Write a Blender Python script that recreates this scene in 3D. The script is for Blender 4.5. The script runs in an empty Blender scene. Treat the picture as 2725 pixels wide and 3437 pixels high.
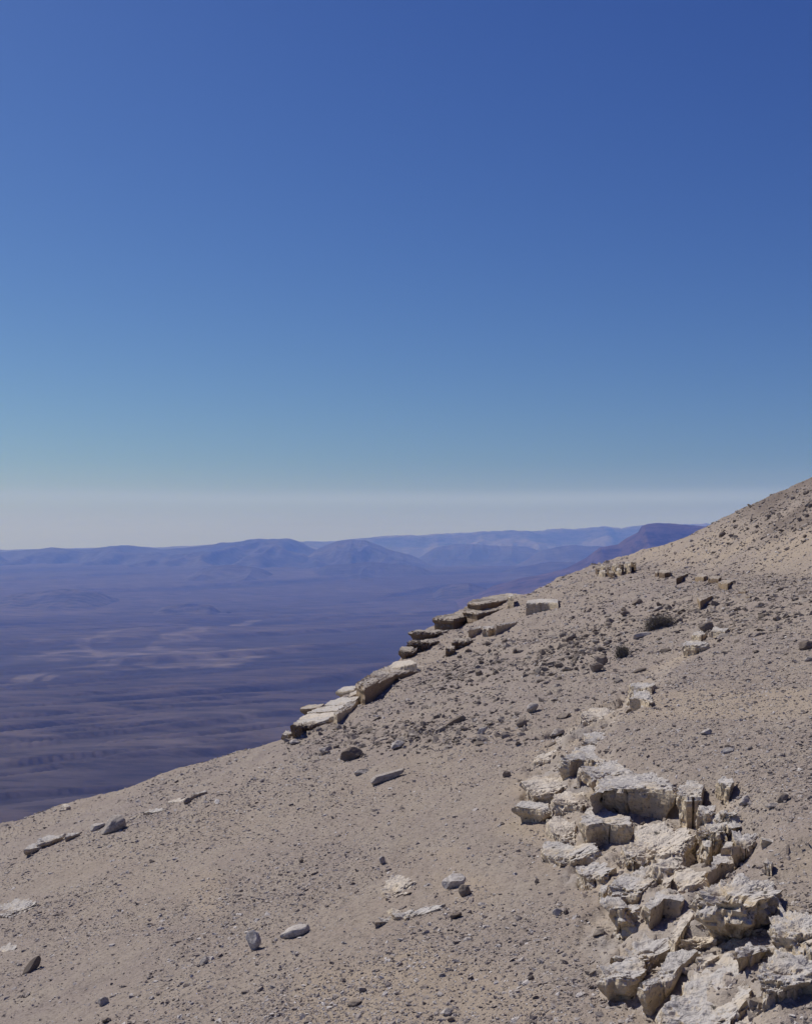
import bpy, math, random
import numpy as np
from mathutils import Vector

# ------------------------------------------------------------------ camera, sky, sun, exposure
S = bpy.context.scene
COL = S.collection
R = math.radians
PW, PH = 2725.0, 3437.0                    # size of the photograph
FPX, CX, HZ = 4050.0, 1362.5, 1834.0       # focal length, centre column and horizon row in its pixels
cam = bpy.data.cameras.new("camera")
cam.sensor_width = 36.0
cam.lens = 36.0 * FPX / PH
cam.shift_y = (HZ - PH / 2) / PH
cam.clip_start = 0.1
cam.clip_end = 120000.0
camo = bpy.data.objects.new("camera", cam)
COL.objects.link(camo)
camo.location = (0, 0, 0)
camo.rotation_euler = (R(90), 0, 0)
S.camera = camo

SUN_EL, SUN_AZ = R(49), R(-50)             # azimuth clockwise from +Y (the view direction)
sd = Vector((math.sin(SUN_AZ) * math.cos(SUN_EL), math.cos(SUN_AZ) * math.cos(SUN_EL), math.sin(SUN_EL)))
W = bpy.data.worlds.new("World")
S.world = W
W.use_nodes = True
nt = W.node_tree
bg = nt.nodes["Background"]
sky = nt.nodes.new("ShaderNodeTexSky")
sky.sky_type = 'NISHITA'
sky.sun_disc = False
sky.sun_elevation = SUN_EL
sky.sun_rotation = SUN_AZ
sky.altitude = 0
sky.air_density = 1.0
sky.dust_density = 0.5
sky.ozone_density = 5.0
tint = nt.nodes.new("ShaderNodeMix"); tint.data_type = 'RGBA'; tint.blend_type = 'MULTIPLY'
tint.inputs[0].default_value = 1.0
tint.inputs[7].default_value = (0.385, 0.435, 1.19, 1)
gsep = nt.nodes.new("ShaderNodeSeparateColor")            # the photograph's own steep contrast and colour, the same over the whole sky
gam = nt.nodes.new("ShaderNodeCombineColor")
nt.links.new(sky.outputs[0], gsep.inputs[0])
for i_, p_ in enumerate((1.5, 1.46, 1.03)):
    pw_n = nt.nodes.new("ShaderNodeMath"); pw_n.operation = 'POWER'; pw_n.inputs[1].default_value = p_
    nt.links.new(gsep.outputs[i_], pw_n.inputs[0]); nt.links.new(pw_n.outputs[0], gam.inputs[i_])
nt.links.new(gam.outputs[0], tint.inputs[6])
tc = nt.nodes.new("ShaderNodeTexCoord")                    # thin veil of high cloud low over the horizon
sx = nt.nodes.new("ShaderNodeSeparateXYZ"); nt.links.new(tc.outputs["Generated"], sx.inputs[0])
cmap = nt.nodes.new("ShaderNodeMapping"); cmap.inputs["Scale"].default_value = (1.0, 1.0, 16.0)
nt.links.new(tc.outputs["Generated"], cmap.inputs["Vector"])
cn = nt.nodes.new("ShaderNodeTexNoise"); cn.inputs["Scale"].default_value = 2.6; cn.inputs["Detail"].default_value = 4
nt.links.new(cmap.outputs[0], cn.inputs["Vector"])
cr = nt.nodes.new("ShaderNodeMapRange"); cr.interpolation_type = 'SMOOTHSTEP'
cr.inputs[1].default_value = -0.01; cr.inputs[2].default_value = 0.075; cr.inputs[3].default_value = 0.85; cr.inputs[4].default_value = 0.0
nt.links.new(sx.outputs[2], cr.inputs[0])
sb = nt.nodes.new("ShaderNodeMapRange"); sb.interpolation_type = 'SMOOTHSTEP'
sb.inputs[1].default_value = 0.010; sb.inputs[2].default_value = 0.0; sb.inputs[3].default_value = 0.0; sb.inputs[4].default_value = 0.30
sa = nt.nodes.new("ShaderNodeMath"); sa.operation = 'SUBTRACT'; sa.inputs[1].default_value = 0.040; nt.links.new(sx.outputs[2], sa.inputs[0])
sabs = nt.nodes.new("ShaderNodeMath"); sabs.operation = 'ABSOLUTE'; nt.links.new(sa.outputs[0], sabs.inputs[0]); nt.links.new(sabs.outputs[0], sb.inputs[0])
cadd = nt.nodes.new("ShaderNodeMath"); cadd.operation = 'ADD'; nt.links.new(cr.outputs[0], cadd.inputs[0]); nt.links.new(sb.outputs[0], cadd.inputs[1])
cm = nt.nodes.new("ShaderNodeMath"); cm.operation = 'MULTIPLY'; cm.use_clamp = True
cs = nt.nodes.new("ShaderNodeMapRange"); cs.inputs[1].default_value = 0.3; cs.inputs[2].default_value = 0.7; cs.inputs[3].default_value = 0.7; cs.inputs[4].default_value = 1.0
nt.links.new(cn.outputs["Fac"], cs.inputs[0])
nt.links.new(cadd.outputs[0], cm.inputs[0]); nt.links.new(cs.outputs[0], cm.inputs[1])
veil = nt.nodes.new("ShaderNodeMix"); veil.data_type = 'RGBA'
veil.inputs[7].default_value = (8.3, 9.7, 13.0, 1)
nt.links.new(cm.outputs[0], veil.inputs[0]); nt.links.new(tint.outputs[2], veil.inputs[6])
nt.links.new(veil.outputs[2], bg.inputs["Color"])
bg.inputs["Strength"].default_value = 0.05
sl = bpy.data.lights.new("sun", 'SUN')
sl.energy = 4.2
sl.angle = R(0.53)
sl.color = (1.0, 0.95, 0.87)
so = bpy.data.objects.new("sun", sl)
COL.objects.link(so)
so.rotation_euler = (-sd).to_track_quat('-Z', 'Y').to_euler()
S.view_settings.view_transform = 'Standard'
S.view_settings.look = 'None'
S.view_settings.exposure = 0.0
S.view_settings.gamma = 1.0
S.view_settings.use_curve_mapping = False
S.render.engine = 'CYCLES'
S.cycles.use_denoising = True
S.cycles.volume_bounces = 1
S.cycles.max_bounces = 6

rng = np.random.default_rng(11)
random.seed(11)

# ------------------------------------------------------------------ noise
def _h(ix, iy, iz, seed):
    n = (ix.astype(np.int64) * 374761393 + iy.astype(np.int64) * 668265263 + iz.astype(np.int64) * 2147483647 + seed * 974634757) & 0xFFFFFFFF
    n = ((n ^ (n >> 13)) * 1274126177) & 0xFFFFFFFF
    n = ((n ^ (n >> 16)) * 2246822519) & 0xFFFFFFFF
    return ((n ^ (n >> 15)) & 0xFFFFFF) / float(0xFFFFFF) * 2 - 1

def noise2(x, y, seed=0):
    x = np.asarray(x, float); y = np.asarray(y, float)
    x0 = np.floor(x); y0 = np.floor(y)
    fx = x - x0; fy = y - y0
    fx = fx * fx * fx * (fx * (fx * 6 - 15) + 10); fy = fy * fy * fy * (fy * (fy * 6 - 15) + 10)
    z = np.zeros_like(x0)
    a = _h(x0, y0, z, seed); b = _h(x0 + 1, y0, z, seed); c = _h(x0, y0 + 1, z, seed); d = _h(x0 + 1, y0 + 1, z, seed)
    return (a + (b - a) * fx) * (1 - fy) + (c + (d - c) * fx) * fy

def fbm2(x, y, octv=4, seed=0, gain=0.5):
    s, a = 0.0, 1.0
    x = np.asarray(x, float); y = np.asarray(y, float)
    for i in range(octv):
        s = s + a * noise2(x, y, seed + i * 17)
        x, y = x * 1.93 * 0.8 - y * 1.93 * 0.6 + 13.1, x * 1.93 * 0.6 + y * 1.93 * 0.8 + 7.7
        a *= gain
    return s

def noise3(p, seed=0):
    p0 = np.floor(p); f = p - p0
    f = f * f * (3 - 2 * f)
    x0, y0, z0 = p0[:, 0], p0[:, 1], p0[:, 2]
    fx, fy, fz = f[:, 0], f[:, 1], f[:, 2]
    def L(dz):
        a = _h(x0, y0, z0 + dz, seed); b = _h(x0 + 1, y0, z0 + dz, seed); c = _h(x0, y0 + 1, z0 + dz, seed); d = _h(x0 + 1, y0 + 1, z0 + dz, seed)
        return (a + (b - a) * fx) * (1 - fy) + (c + (d - c) * fx) * fy
    lo, hi = L(0), L(1)
    return lo + (hi - lo) * fz

def fbm3(p, octv=4, seed=0, gain=0.5):
    s, a = 0.0, 1.0
    for i in range(octv):
        s = s + a * noise3(p, seed + 31 * i)
        p = p * 2.03 + 5.3
        a *= gain
    return s

def sstep(e0, e1, x):
    t = np.clip((x - e0) / (e1 - e0), 0, 1)
    return t * t * (3 - 2 * t)

# ------------------------------------------------------------------ the slope we stand on
EYE, TILT = 3.0, 0.30
def on_bed(px, py, h=0.0):
    """where the line of sight through a point of the photograph meets the bed that lies h above the tilted slope"""
    u = (px - CX) / FPX; v = (HZ - py) / FPX
    y = (EYE - h) / (TILT * u - v)
    return np.array((u * y, y, v * y))

LOW_PX = [(2240, 3560), (2215, 3400), (2040, 3330), (2060, 3200), (2040, 3110), (2010, 3000), (1900, 2880), (1850, 2780),
          (1760, 2740), (1760, 2600), (1830, 2530), (1880, 2460), (1960, 2400), (2090, 2340), (2160, 2270), (2290, 2185), (2400, 2110), (2470, 1990)]
HIGH_PX = [(2560, 3700), (2500, 3440), (2520, 3320), (2460, 3240), (2420, 3180), (2330, 3100), (2310, 3020), (2370, 2950), (2320, 2860), (2320, 2790), (2250, 2762),
           (2130, 2758), (2010, 2704), (1940, 2640), (1870, 2600), (1890, 2550), (1950, 2492), (2050, 2430), (2110, 2372), (2160, 2290), (2290, 2200), (2390, 2125), (2470, 1990)]
LOW = np.array([on_bed(a, b)[:2] for a, b in LOW_PX]); HIGH = np.array([on_bed(a, b)[:2] for a, b in HIGH_PX])
def step_field(x, y, STEP):
    """signed distance to the outcrop line (positive on the upslope side) and the fraction along it"""
    best = np.full(x.shape, 1e9); sign = np.ones(x.shape); frac = np.zeros(x.shape)
    n = len(STEP) - 1
    for i in range(n):
        ax, ay = STEP[i]; bx, by = STEP[i + 1]
        dx, dy = bx - ax, by - ay
        t = np.clip(((x - ax) * dx + (y - ay) * dy) / (dx * dx + dy * dy), 0, 1)
        ex, ey = x - ax - t * dx, y - ay - t * dy
        d = np.hypot(ex, ey)
        m = d < best
        best = np.where(m, d, best)
        sign = np.where(m, np.where(dx * ey - dy * ex < 0, 1.0, -1.0), sign)
        frac = np.where(m, (i + t) / n, frac)
    return best * sign, frac

def ground(x, y):
    x = np.asarray(x, float); y = np.asarray(y, float)
    z = -EYE + TILT * x
    q = (x - 9.6 - 0.5 * np.sin(y * 0.21)) / 0.9
    z = z + 0.37 * 0.9 * np.log1p(np.exp(np.clip(q, -30, 30))) + 0.37 * 0.9 * np.maximum(q - 30, 0)
    z = z - 0.42 * np.exp(-((x - 8.9) / 1.25) ** 2) * sstep(18, 27, y)
    for line, amp, a0, a1 in ((LOW, 0.085, 0.0, 0.3), (HIGH, 0.185, 0.12, 0.6)):
        sdist, fr = step_field(x, y, line)
        z = z + amp * (1 - sstep(0.62, 1.0, fr)) * ((0.25 + 0.75 * sstep(0.16, 0.34, fr)) if amp > 0.1 else 1.0) * sstep(a0, a1, sdist)
    return z

def relief(x, y):
    far = sstep(14, 30, y)
    return (0.03 * fbm2(x * 0.35, y * 0.35, 3, 5) + (0.018 + 0.03 * far) * fbm2(x * 1.7, y * 1.1, 4, 9)
            + 0.006 * fbm2(x * 14, y * 14, 3, 21)
            + 0.02 * np.abs(fbm2((x + 0.5 * y) * 1.6, (y * 0.9 - x) * 0.35, 3, 37)))

V = 1.5945                                  # my silhouette notes were taken on a reduced copy of the photograph
SKYLINE = np.array([(-900, 1990), (-300, 1822), (0, 1735), (60, 1718), (150, 1690), (250, 1665), (400, 1610), (520, 1580), (600, 1561), (640, 1535), (700, 1487), (760, 1440),
                    (838, 1392), (868, 1352), (905, 1322), (985, 1275), (1075, 1258), (1105, 1251), (1180, 1215), (1250, 1189), (1330, 1165), (1420, 1140),
                    (1490, 1108), (1590, 1060), (1709, 1003), (1900, 905), (2300, 690), (2800, 420)], float) * V
def rim_distance(u):
    px = u * FPX + CX
    v = (HZ - np.interp(px, SKYLINE[:, 0], SKYLINE[:, 1])) / FPX
    ys = np.geomspace(6, 140, 900)
    out = np.full(u.shape, 60.0)
    for i in range(len(u)):
        z = ground(u[i] * ys, ys)
        k = np.nonzero(z < v[i] * ys)[0]            # ground still below the line of sight
        above = np.nonzero(z >= v[i] * ys)[0]
        above = above[above > 60] if len(above) else above
        out[i] = ys[above[0]] if len(above) else 60.0
    return out
UG = np.linspace(-0.75, 0.62, 900)
RG = rim_distance(UG)
ker = np.exp(-np.linspace(-2, 2, 13) ** 2); ker /= ker.sum()
RG = np.convolve(np.pad(RG, 6, mode='edge'), ker, mode='valid')

def bed_mask(x, y):
    """where bare bedrock shows between the two edges of the outcrop"""
    dl, fl_ = step_field(x, y, LOW)
    dh, _ = step_field(x, y, HIGH)
    w = 0.25 * fbm2(np.asarray(x) * 2.2, np.asarray(y) * 1.6, 4, 203)
    return sstep(-0.12, 0.12, dl + w) * sstep(0.34, 0.05, dh + w) * (1 - sstep(0.7, 0.95, fl_))

def full(x, y):
    x = np.asarray(x, float); y = np.asarray(y, float)
    yy = np.maximum(y, 0.5)
    u = x / yy
    r = np.interp(u, UG, RG)
    s = np.maximum(yy - r, 0)
    hillside = sstep(0.12, 0.24, u)
    drop = (0.25 * s + 1.15 * s * sstep(0.0, 4, s))
    drop = drop * (1 - hillside) + hillside * (0.25 * s + 0.5 * s * sstep(0, 30, s))
    bm_ = bed_mask(x, y)
    crag = bm_ * (-0.045 + 0.05 * fbm2(x * 3.2, y * 2.6, 4, 211, 0.6) + 0.02 * np.round(2.5 * fbm2(x * 1.7 + 4, y * 1.3, 3, 215)) )
    return np.maximum(ground(x, y) + relief(x, y) + crag - drop, -420)

def hit(px, py):
    """first meeting of the line of sight with the slope"""
    u = (px - CX) / FPX; v = (HZ - py) / FPX
    ys = np.geomspace(5, 70, 1500)
    z = full(u * ys, ys)
    k = np.nonzero(z >= v * ys)[0]
    y = ys[k[0]] if len(k) else (EYE / max(TILT * u - v, 0.04))
    return np.array((u * y, y, float(full(np.array([u * y]), np.array([y]))[0])))

# ------------------------------------------------------------------ materials
def nodes(name):
    m = bpy.data.materials.new(name)
    m.use_nodes = True
    t = m.node_tree
    b = t.nodes["Principled BSDF"]
    b.inputs["Roughness"].default_value = 0.95
    b.inputs["Specular IOR Level"].default_value = 0.15
    return m, t, b
def N(t, typ, **kw):
    n = t.nodes.new(typ)
    for k, v in kw.items():
        if k in n.inputs.keys(): n.inputs[k].default_value = v
        else: setattr(n, k, v)
    return n
def noise_n(t, vec, scale, detail=5, rough=0.55):
    n = N(t, "ShaderNodeTexNoise", Scale=scale, Detail=detail, Roughness=rough)
    t.links.new(vec, n.inputs["Vector"])
    return n.outputs["Fac"]
def ramp(t, fac, stops):
    r = N(t, "ShaderNodeValToRGB")
    e = r.color_ramp.elements
    while len(e) < len(stops): e.new(0.5)
    for el, (p, c) in zip(e, stops):
        el.position = p; el.color = (c[0], c[1], c[2], 1) if not isinstance(c, (int, float)) else (c, c, c, 1)
    t.links.new(fac, r.inputs[0])
    return r.outputs[0]
def mix(t, fac, a, b, mode='MIX'):
    n = N(t, "ShaderNodeMix", data_type='RGBA', blend_type=mode)
    if isinstance(fac, (int, float)): n.inputs[0].default_value = fac
    else: t.links.new(fac, n.inputs[0])
    for s, q in ((6, a), (7, b)):
        if isinstance(q, tuple): n.inputs[s].default_value = (*q, 1)
        else: t.links.new(q, n.inputs[s])
    return n.outputs[2]
def bump(t, bsdf, hts, strength, dist):
    n = N(t, "ShaderNodeBump", Strength=strength, Distance=dist)
    t.links.new(hts, n.inputs["Height"])
    t.links.new(n.outputs[0], bsdf.inputs["Normal"])
def math_n(t, op, a, b):
    n = N(t, "ShaderNodeMath", operation=op)
    for i, q in enumerate((a, b)):
        if isinstance(q, (int, float)): n.inputs[i].default_value = q
        else: t.links.new(q, n.inputs[i])
    return n.outputs[0]

TONE = (0.82, 0.80, 0.815)
def soil_material():
    m, t, b = nodes("stony_soil")
    pos = N(t, "ShaderNodeNewGeometry").outputs["Position"]
    big = noise_n(t, pos, 0.22, 5)
    mid = noise_n(t, pos, 1.6, 6, 0.65)
    fine = noise_n(t, pos, 22, 6, 0.7)
    grit = noise_n(t, pos, 75, 3, 0.7)
    c = mix(t, ramp(t, big, [(0.35, 0), (0.65, 1)]), (0.350, 0.300, 0.268), (0.395, 0.332, 0.270))
    c = mix(t, ramp(t, mid, [(0.42, 0), (0.68, 0.8)]), c, (0.43, 0.375, 0.305))
    c = mix(t, ramp(t, fine, [(0.36, 0.75), (0.52, 0)]), c, (0.20, 0.172, 0.150))
    c = mix(t, ramp(t, grit, [(0.55, 0), (0.72, 0.7)]), c, (0.50, 0.455, 0.40))
    c = mix(t, ramp(t, grit, [(0.30, 0.6), (0.44, 0)]), c, (0.16, 0.14, 0.125))
    at = N(t, "ShaderNodeAttribute", attribute_name="pale")
    c = mix(t, at.outputs["Fac"], c, (0.47, 0.39, 0.29))
    at = N(t, "ShaderNodeAttribute", attribute_name="bed")
    rock = mix(t, ramp(t, mid, [(0.4, 0), (0.62, 1)]), (0.56, 0.485, 0.385), (0.44, 0.415, 0.39))
    rock = mix(t, ramp(t, fine, [(0.34, 0.8), (0.47, 0)]), rock, (0.22, 0.19, 0.165))
    c = mix(t, math_n(t, 'MULTIPLY', at.outputs["Fac"], 0.7), c, rock)
    at = N(t, "ShaderNodeAttribute", attribute_name="flint")
    c = mix(t, at.outputs["Fac"], c, (0.20, 0.165, 0.14))
    c = mix(t, 1.0, c, TONE, 'MULTIPLY')
    t.links.new(c, b.inputs["Base Color"])
    bump(t, b, math_n(t, 'ADD', fine, math_n(t, 'MULTIPLY', grit, 0.5)), 0.75, 0.028)
    return m
TONE_ROCK = (1.02, 1.0, 0.98)
def rock_material(name, cream, grey, greyness=0.8):
    m, t, b = nodes(name)
    g = N(t, "ShaderNodeNewGeometry")
    pos = g.outputs["Position"]
    mid = noise_n(t, pos, 4.0, 6, 0.6)
    fine = noise_n(t, pos, 26, 6, 0.7)
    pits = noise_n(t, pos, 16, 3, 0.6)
    c = mix(t, ramp(t, mid, [(0.35, 0), (0.7, 1)]), cream, tuple(q * 0.80 for q in cream))
    strat = N(t, "ShaderNodeMapping"); strat.inputs["Scale"].default_value = (1.2, 1.2, 22)
    t.links.new(pos, strat.inputs["Vector"])
    c = mix(t, ramp(t, noise_n(t, strat.outputs[0], 1.5, 4), [(0.5, 0), (0.75, 0.5)]), c, tuple(q * f for q, f in zip(cream, (0.62, 0.56, 0.5))))
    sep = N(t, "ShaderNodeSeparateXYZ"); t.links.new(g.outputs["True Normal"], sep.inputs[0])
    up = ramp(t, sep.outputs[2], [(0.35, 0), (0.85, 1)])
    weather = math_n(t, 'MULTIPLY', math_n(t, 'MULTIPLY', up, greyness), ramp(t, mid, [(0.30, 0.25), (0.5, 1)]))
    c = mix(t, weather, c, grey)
    c = mix(t, ramp(t, fine, [(0.34, 0.8), (0.47, 0)]), c, tuple(q * 0.36 for q in grey))
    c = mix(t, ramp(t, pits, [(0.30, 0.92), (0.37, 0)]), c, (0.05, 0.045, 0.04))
    c = mix(t, 1.0, c, TONE_ROCK, 'MULTIPLY')
    t.links.new(c, b.inputs["Base Color"])
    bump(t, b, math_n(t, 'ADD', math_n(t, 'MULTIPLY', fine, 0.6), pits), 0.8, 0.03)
    return m
def stone_material(name, stops):
    m, t, b = nodes(name)
    rnd = N(t, "ShaderNodeObjectInfo").outputs["Random"]
    pos = N(t, "ShaderNodeNewGeometry").outputs["Position"]
    c = ramp(t, rnd, stops)
    c = mix(t, ramp(t, noise_n(t, pos, 30, 4, 0.7), [(0.38, 0.55), (0.55, 0)]), c, (0.15, 0.13, 0.115))
    c = mix(t, 1.0, c, TONE, 'MULTIPLY')
    t.links.new(c, b.inputs["Base Color"])
    bump(t, b, noise_n(t, pos, 60, 4, 0.7), 0.5, 0.01)
    return m
M_SOIL = soil_material()
M_ROCK = rock_material("weathered_limestone", (0.56, 0.47, 0.345), (0.475, 0.46, 0.455), 0.9)
M_PALE = rock_material("pale_limestone", (0.62, 0.535, 0.42), (0.53, 0.50, 0.475), 0.65)
M_DARK = rock_material("shade_brown_rim_limestone", (0.20, 0.145, 0.10), (0.42, 0.38, 0.335), 0.98)  # brown side faces darkened, putting their shade into the colour; tops stay grey
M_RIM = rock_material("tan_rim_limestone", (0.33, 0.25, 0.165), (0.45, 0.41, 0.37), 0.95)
M_STONE = stone_material("loose_stone", [(0.0, (0.27, 0.225, 0.18)), (0.35, (0.37, 0.32, 0.26)), (0.75, (0.43, 0.39, 0.335)), (1.0, (0.20, 0.17, 0.145))])
M_BROWN = stone_material("dark_stone", [(0.0, (0.20, 0.165, 0.135)), (0.5, (0.28, 0.235, 0.19)), (1.0, (0.35, 0.30, 0.245))])
M_TALUS = stone_material("talus_stone", [(0.0, (0.19, 0.16, 0.13)), (0.4, (0.33, 0.285, 0.24)), (1.0, (0.46, 0.415, 0.36))])
M_RUBBLE = stone_material("rubble_stone", [(0.0, (0.26, 0.22, 0.18)), (0.4, (0.42, 0.37, 0.31)), (1.0, (0.55, 0.49, 0.41))])
M_WHITE = stone_material("pale_stone", [(0.0, (0.46, 0.42, 0.37)), (0.5, (0.54, 0.50, 0.45)), (1.0, (0.60, 0.57, 0.53))])
M_GRAVEL = stone_material("gravel", [(0.0, (0.24, 0.205, 0.185)), (0.25, (0.36, 0.315, 0.28)), (0.6, (0.46, 0.415, 0.375)), (1.0, (0.72, 0.69, 0.65))])

# ------------------------------------------------------------------ mesh helpers
def mesh_obj(name, verts, faces, mat, parent=None, smooth=False, loc=None):
    me = bpy.data.meshes.new(name)
    verts = np.asarray(verts, np.float32)
    if loc is not None: verts = verts - np.asarray(loc, np.float32)
    me.vertices.add(len(verts)); me.vertices.foreach_set("co", verts.ravel())
    if isinstance(faces, np.ndarray):
        k = faces.shape[1]
        me.loops.add(faces.size); me.loops.foreach_set("vertex_index", faces.ravel().astype(np.int32))
        me.polygons.add(len(faces)); me.polygons.foreach_set("loop_start", np.arange(0, faces.size, k, dtype=np.int32))
        me.update(calc_edges=True)
    else:
        me.clear_geometry(); me.from_pydata(verts.tolist(), [], faces); me.update()
    me.validate()
    me.polygons.foreach_set("use_smooth", [smooth] * len(me.polygons))
    if mat: me.materials.append(mat)
    o = bpy.data.objects.new(name, me)
    COL.objects.link(o)
    if loc is not None: o.location = loc
    if parent: o.parent = parent
    return o
def grid_faces(nr, nc, flip=False):
    i = np.arange(nr - 1)[:, None] * nc + np.arange(nc - 1)[None, :]
    f = np.stack([i, i + 1, i + nc + 1, i + nc], -1).reshape(-1, 4)
    return f[:, ::-1].copy() if flip else f
def tag(o, label=None, cat=None, group=None, kind=None):
    for k, v in (("label", label), ("category", cat), ("group", group), ("kind", kind)):
        if v: o[k] = v
    return o
def attr(o, name, vals):
    a = o.data.attributes.new(name, 'FLOAT', 'POINT')
    a.data.foreach_set("value", np.asarray(vals, np.float32).ravel())

# ------------------------------------------------------------------ near slope (sheet of ground, out over the rim and down)
ua = np.concatenate([np.linspace(-0.72, -0.37, 60)[:-1], np.linspace(-0.37, 0.37, 640), np.linspace(0.37, 0.60, 50)[1:]])
rad = np.interp(ua, UG, RG)
tn = np.linspace(0, 1, 520)
rows = []
for q in tn: rows.append(2.2 * (rad / 2.2) ** q)
for s in (0.15, 0.4, 0.8, 1.4, 2.2, 3.5, 6, 10, 18, 32, 60, 110, 190, 300): rows.append(rad + s)
Yg = np.array(rows); Xg = Yg * ua[None, :]
Zg = full(Xg, Yg)
g = mesh_obj("ground", np.stack([Xg, Yg, Zg], -1).reshape(-1, 3), grid_faces(*Xg.shape), M_SOIL, smooth=True)
tag(g, kind="structure")
sdd, frr = step_field(Xg, Yg, LOW)
pale = np.exp(-((sdd - 0.15) / 0.35) ** 2) * (0.45 + 0.5 * fbm2(Xg * 2, Yg * 2, 3, 3)) * (1 - sstep(0.85, 1, frr))
pale += 0.55 * np.exp(-((Xg - 9.9) / 0.9) ** 2) * sstep(22, 28, Yg) * (0.7 + 0.6 * fbm2(Xg, Yg, 3, 8))
pale += 0.5 * sstep(0.35, 0.8, fbm2((Xg + 0.3 * Yg) * 0.8, Yg * 0.28, 3, 77)) * sstep(20, 12, Yg)
attr(g, "pale", np.clip(pale, 0, 0.9))
attr(g, "bed", bed_mask(Xg, Yg))
attr(g, "flint", np.clip(sstep(10.2, 11.4, Xg + 0.5 * fbm2(Xg * 0.9, Yg * 0.5, 3, 15)) * (0.55 + 0.6 * fbm2(Xg * 1.3, Yg * 0.6, 4, 16)), 0, 0.9))
# ground behind and beside the camera
xb = np.linspace(-30, 30, 61); yb = np.linspace(-25, 3.2, 40)
Xb, Yb = np.meshgrid(xb, yb)
Zb = -EYE + TILT * np.clip(Xb, -14, 30) - 0.06 - 1.2 * np.maximum(-14 - Xb, 0)
near = (np.abs(Xb) < 0.74 * np.maximum(Yb, 0))
Zb = Zb - 0.15 * near
gb = mesh_obj("ground_behind", np.stack([Xb, Yb, Zb], -1).reshape(-1, 3), grid_faces(*Xb.shape), M_SOIL, smooth=True)
tag(gb, kind="structure")

# ------------------------------------------------------------------ crater floor and far hills
FLOOR = -300.0
def floor_at(y): return FLOOR + 135.0 * sstep(4500, 10500, np.asarray(y, float))
def land_material(name, a, bcol, scale, dark=None):
    m, t, b = nodes(name)
    pos = N(t, "ShaderNodeNewGeometry").outputs["Position"]
    mp = N(t, "ShaderNodeMapping"); mp.inputs["Rotation"].default_value = (0, 0, R(-40)); mp.inputs["Scale"].default_value = (0.28, 1.0, 1.0)
    t.links.new(pos, mp.inputs["Vector"])
    c = mix(t, ramp(t, noise_n(t, mp.outputs[0], scale, 7, 0.62), [(0.38, 0), (0.62, 1)]), a, bcol)
    c = mix(t, ramp(t, noise_n(t, pos, scale * 6, 5, 0.6), [(0.35, 0.5), (0.6, 0)]), c, tuple(q * 0.6 for q in a))
    gr = noise_n(t, mp.outputs[0], 1 / 36, 8, 0.74)
    c = mix(t, ramp(t, gr, [(0.42, 0.9), (0.52, 0)]), c, tuple(q * 0.35 for q in a))
    c = mix(t, ramp(t, gr, [(0.52, 0), (0.72, 0.6)]), c, tuple(q * 1.7 for q in bcol))
    at = N(t, "ShaderNodeAttribute", attribute_name="pale")
    c = mix(t, at.outputs["Fac"], c, (0.30, 0.255, 0.23))
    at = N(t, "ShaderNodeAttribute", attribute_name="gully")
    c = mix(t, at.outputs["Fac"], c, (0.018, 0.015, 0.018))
    c = mix(t, 1.0, c, (0.7, 0.68, 0.70), 'MULTIPLY')
    t.links.new(c, b.inputs["Base Color"])
    return m
M_FLOOR = land_material("crater_floor_gravel", (0.078, 0.058, 0.054), (0.118, 0.092, 0.082), 1 / 600)
M_HILL = land_material("dark_hill_rock", (0.045, 0.038, 0.035), (0.14, 0.115, 0.10), 1 / 380)
M_PLATEAU = land_material("pale_plateau_rock", (0.15, 0.125, 0.11), (0.24, 0.20, 0.17), 1 / 700)
M_MESA = land_material("mesa_rock", (0.085, 0.055, 0.048), (0.15, 0.105, 0.09), 1 / 260)

def seg_dist(x, y, pts):
    best = np.full(x.shape, 1e9)
    for (ax, ay), (bx, by) in zip(pts[:-1], pts[1:]):
        dx, dy = bx - ax, by - ay
        t = np.clip(((x - ax) * dx + (y - ay) * dy) / (dx * dx + dy * dy), 0, 1)
        best = np.minimum(best, np.hypot(x - ax - t * dx, y - ay - t * dy))
    return best
def on_floor(px, py):                       # reduced-copy pixels
    u = (px * V - CX) / FPX; v = (HZ - py * V) / FPX
    y = FLOOR / v
    for _ in range(30): y = 0.5 * y + 0.5 * float(floor_at(y)) / v
    return (u * y, y)
uf = np.linspace(-0.62, 0.62, 760)
yf = np.geomspace(380, 18400, 760)
Yf, Uf = np.meshgrid(yf, uf, indexing='ij')
Xf = Yf * Uf
s_ = Xf * 0.80 + Yf * 0.60; t_ = -Xf * 0.60 + Yf * 0.80
wob = 260 * fbm2(s_ / 2600, t_ / 1500, 3, 60)
def streak(tw, sw, lo, hi, seed):
    return sstep(lo, hi, fbm2((t_ + wob * tw / 500) / tw, s_ / sw, 4, seed, 0.55))
nearw = sstep(4200, 1800, Yf)
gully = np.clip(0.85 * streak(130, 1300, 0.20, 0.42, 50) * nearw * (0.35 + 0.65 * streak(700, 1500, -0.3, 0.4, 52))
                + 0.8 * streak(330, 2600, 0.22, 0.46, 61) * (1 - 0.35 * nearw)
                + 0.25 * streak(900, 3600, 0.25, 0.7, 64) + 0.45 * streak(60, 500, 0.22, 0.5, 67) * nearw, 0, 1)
lightw = 0.16 * streak(420, 2400, 0.15, 0.6, 91) + 0.10 * streak(150, 900, 0.2, 0.6, 95) * nearw
Zf = floor_at(Yf) - 14 * gully + 5 * fbm2(Xf / 700, Yf / 700, 4, 40) + 2.5 * fbm2(t_ / 120, s_ / 900, 3, 41) + 14 * fbm2(Xf / 3000, Yf / 3000, 3, 44) * sstep(3000, 7000, Yf)
wadi = [on_floor(*p) for p in ((-120, 1470), (0, 1440), (90, 1418), (190, 1398), (260, 1375), (330, 1350), (420, 1322), (560, 1300))]
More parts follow.
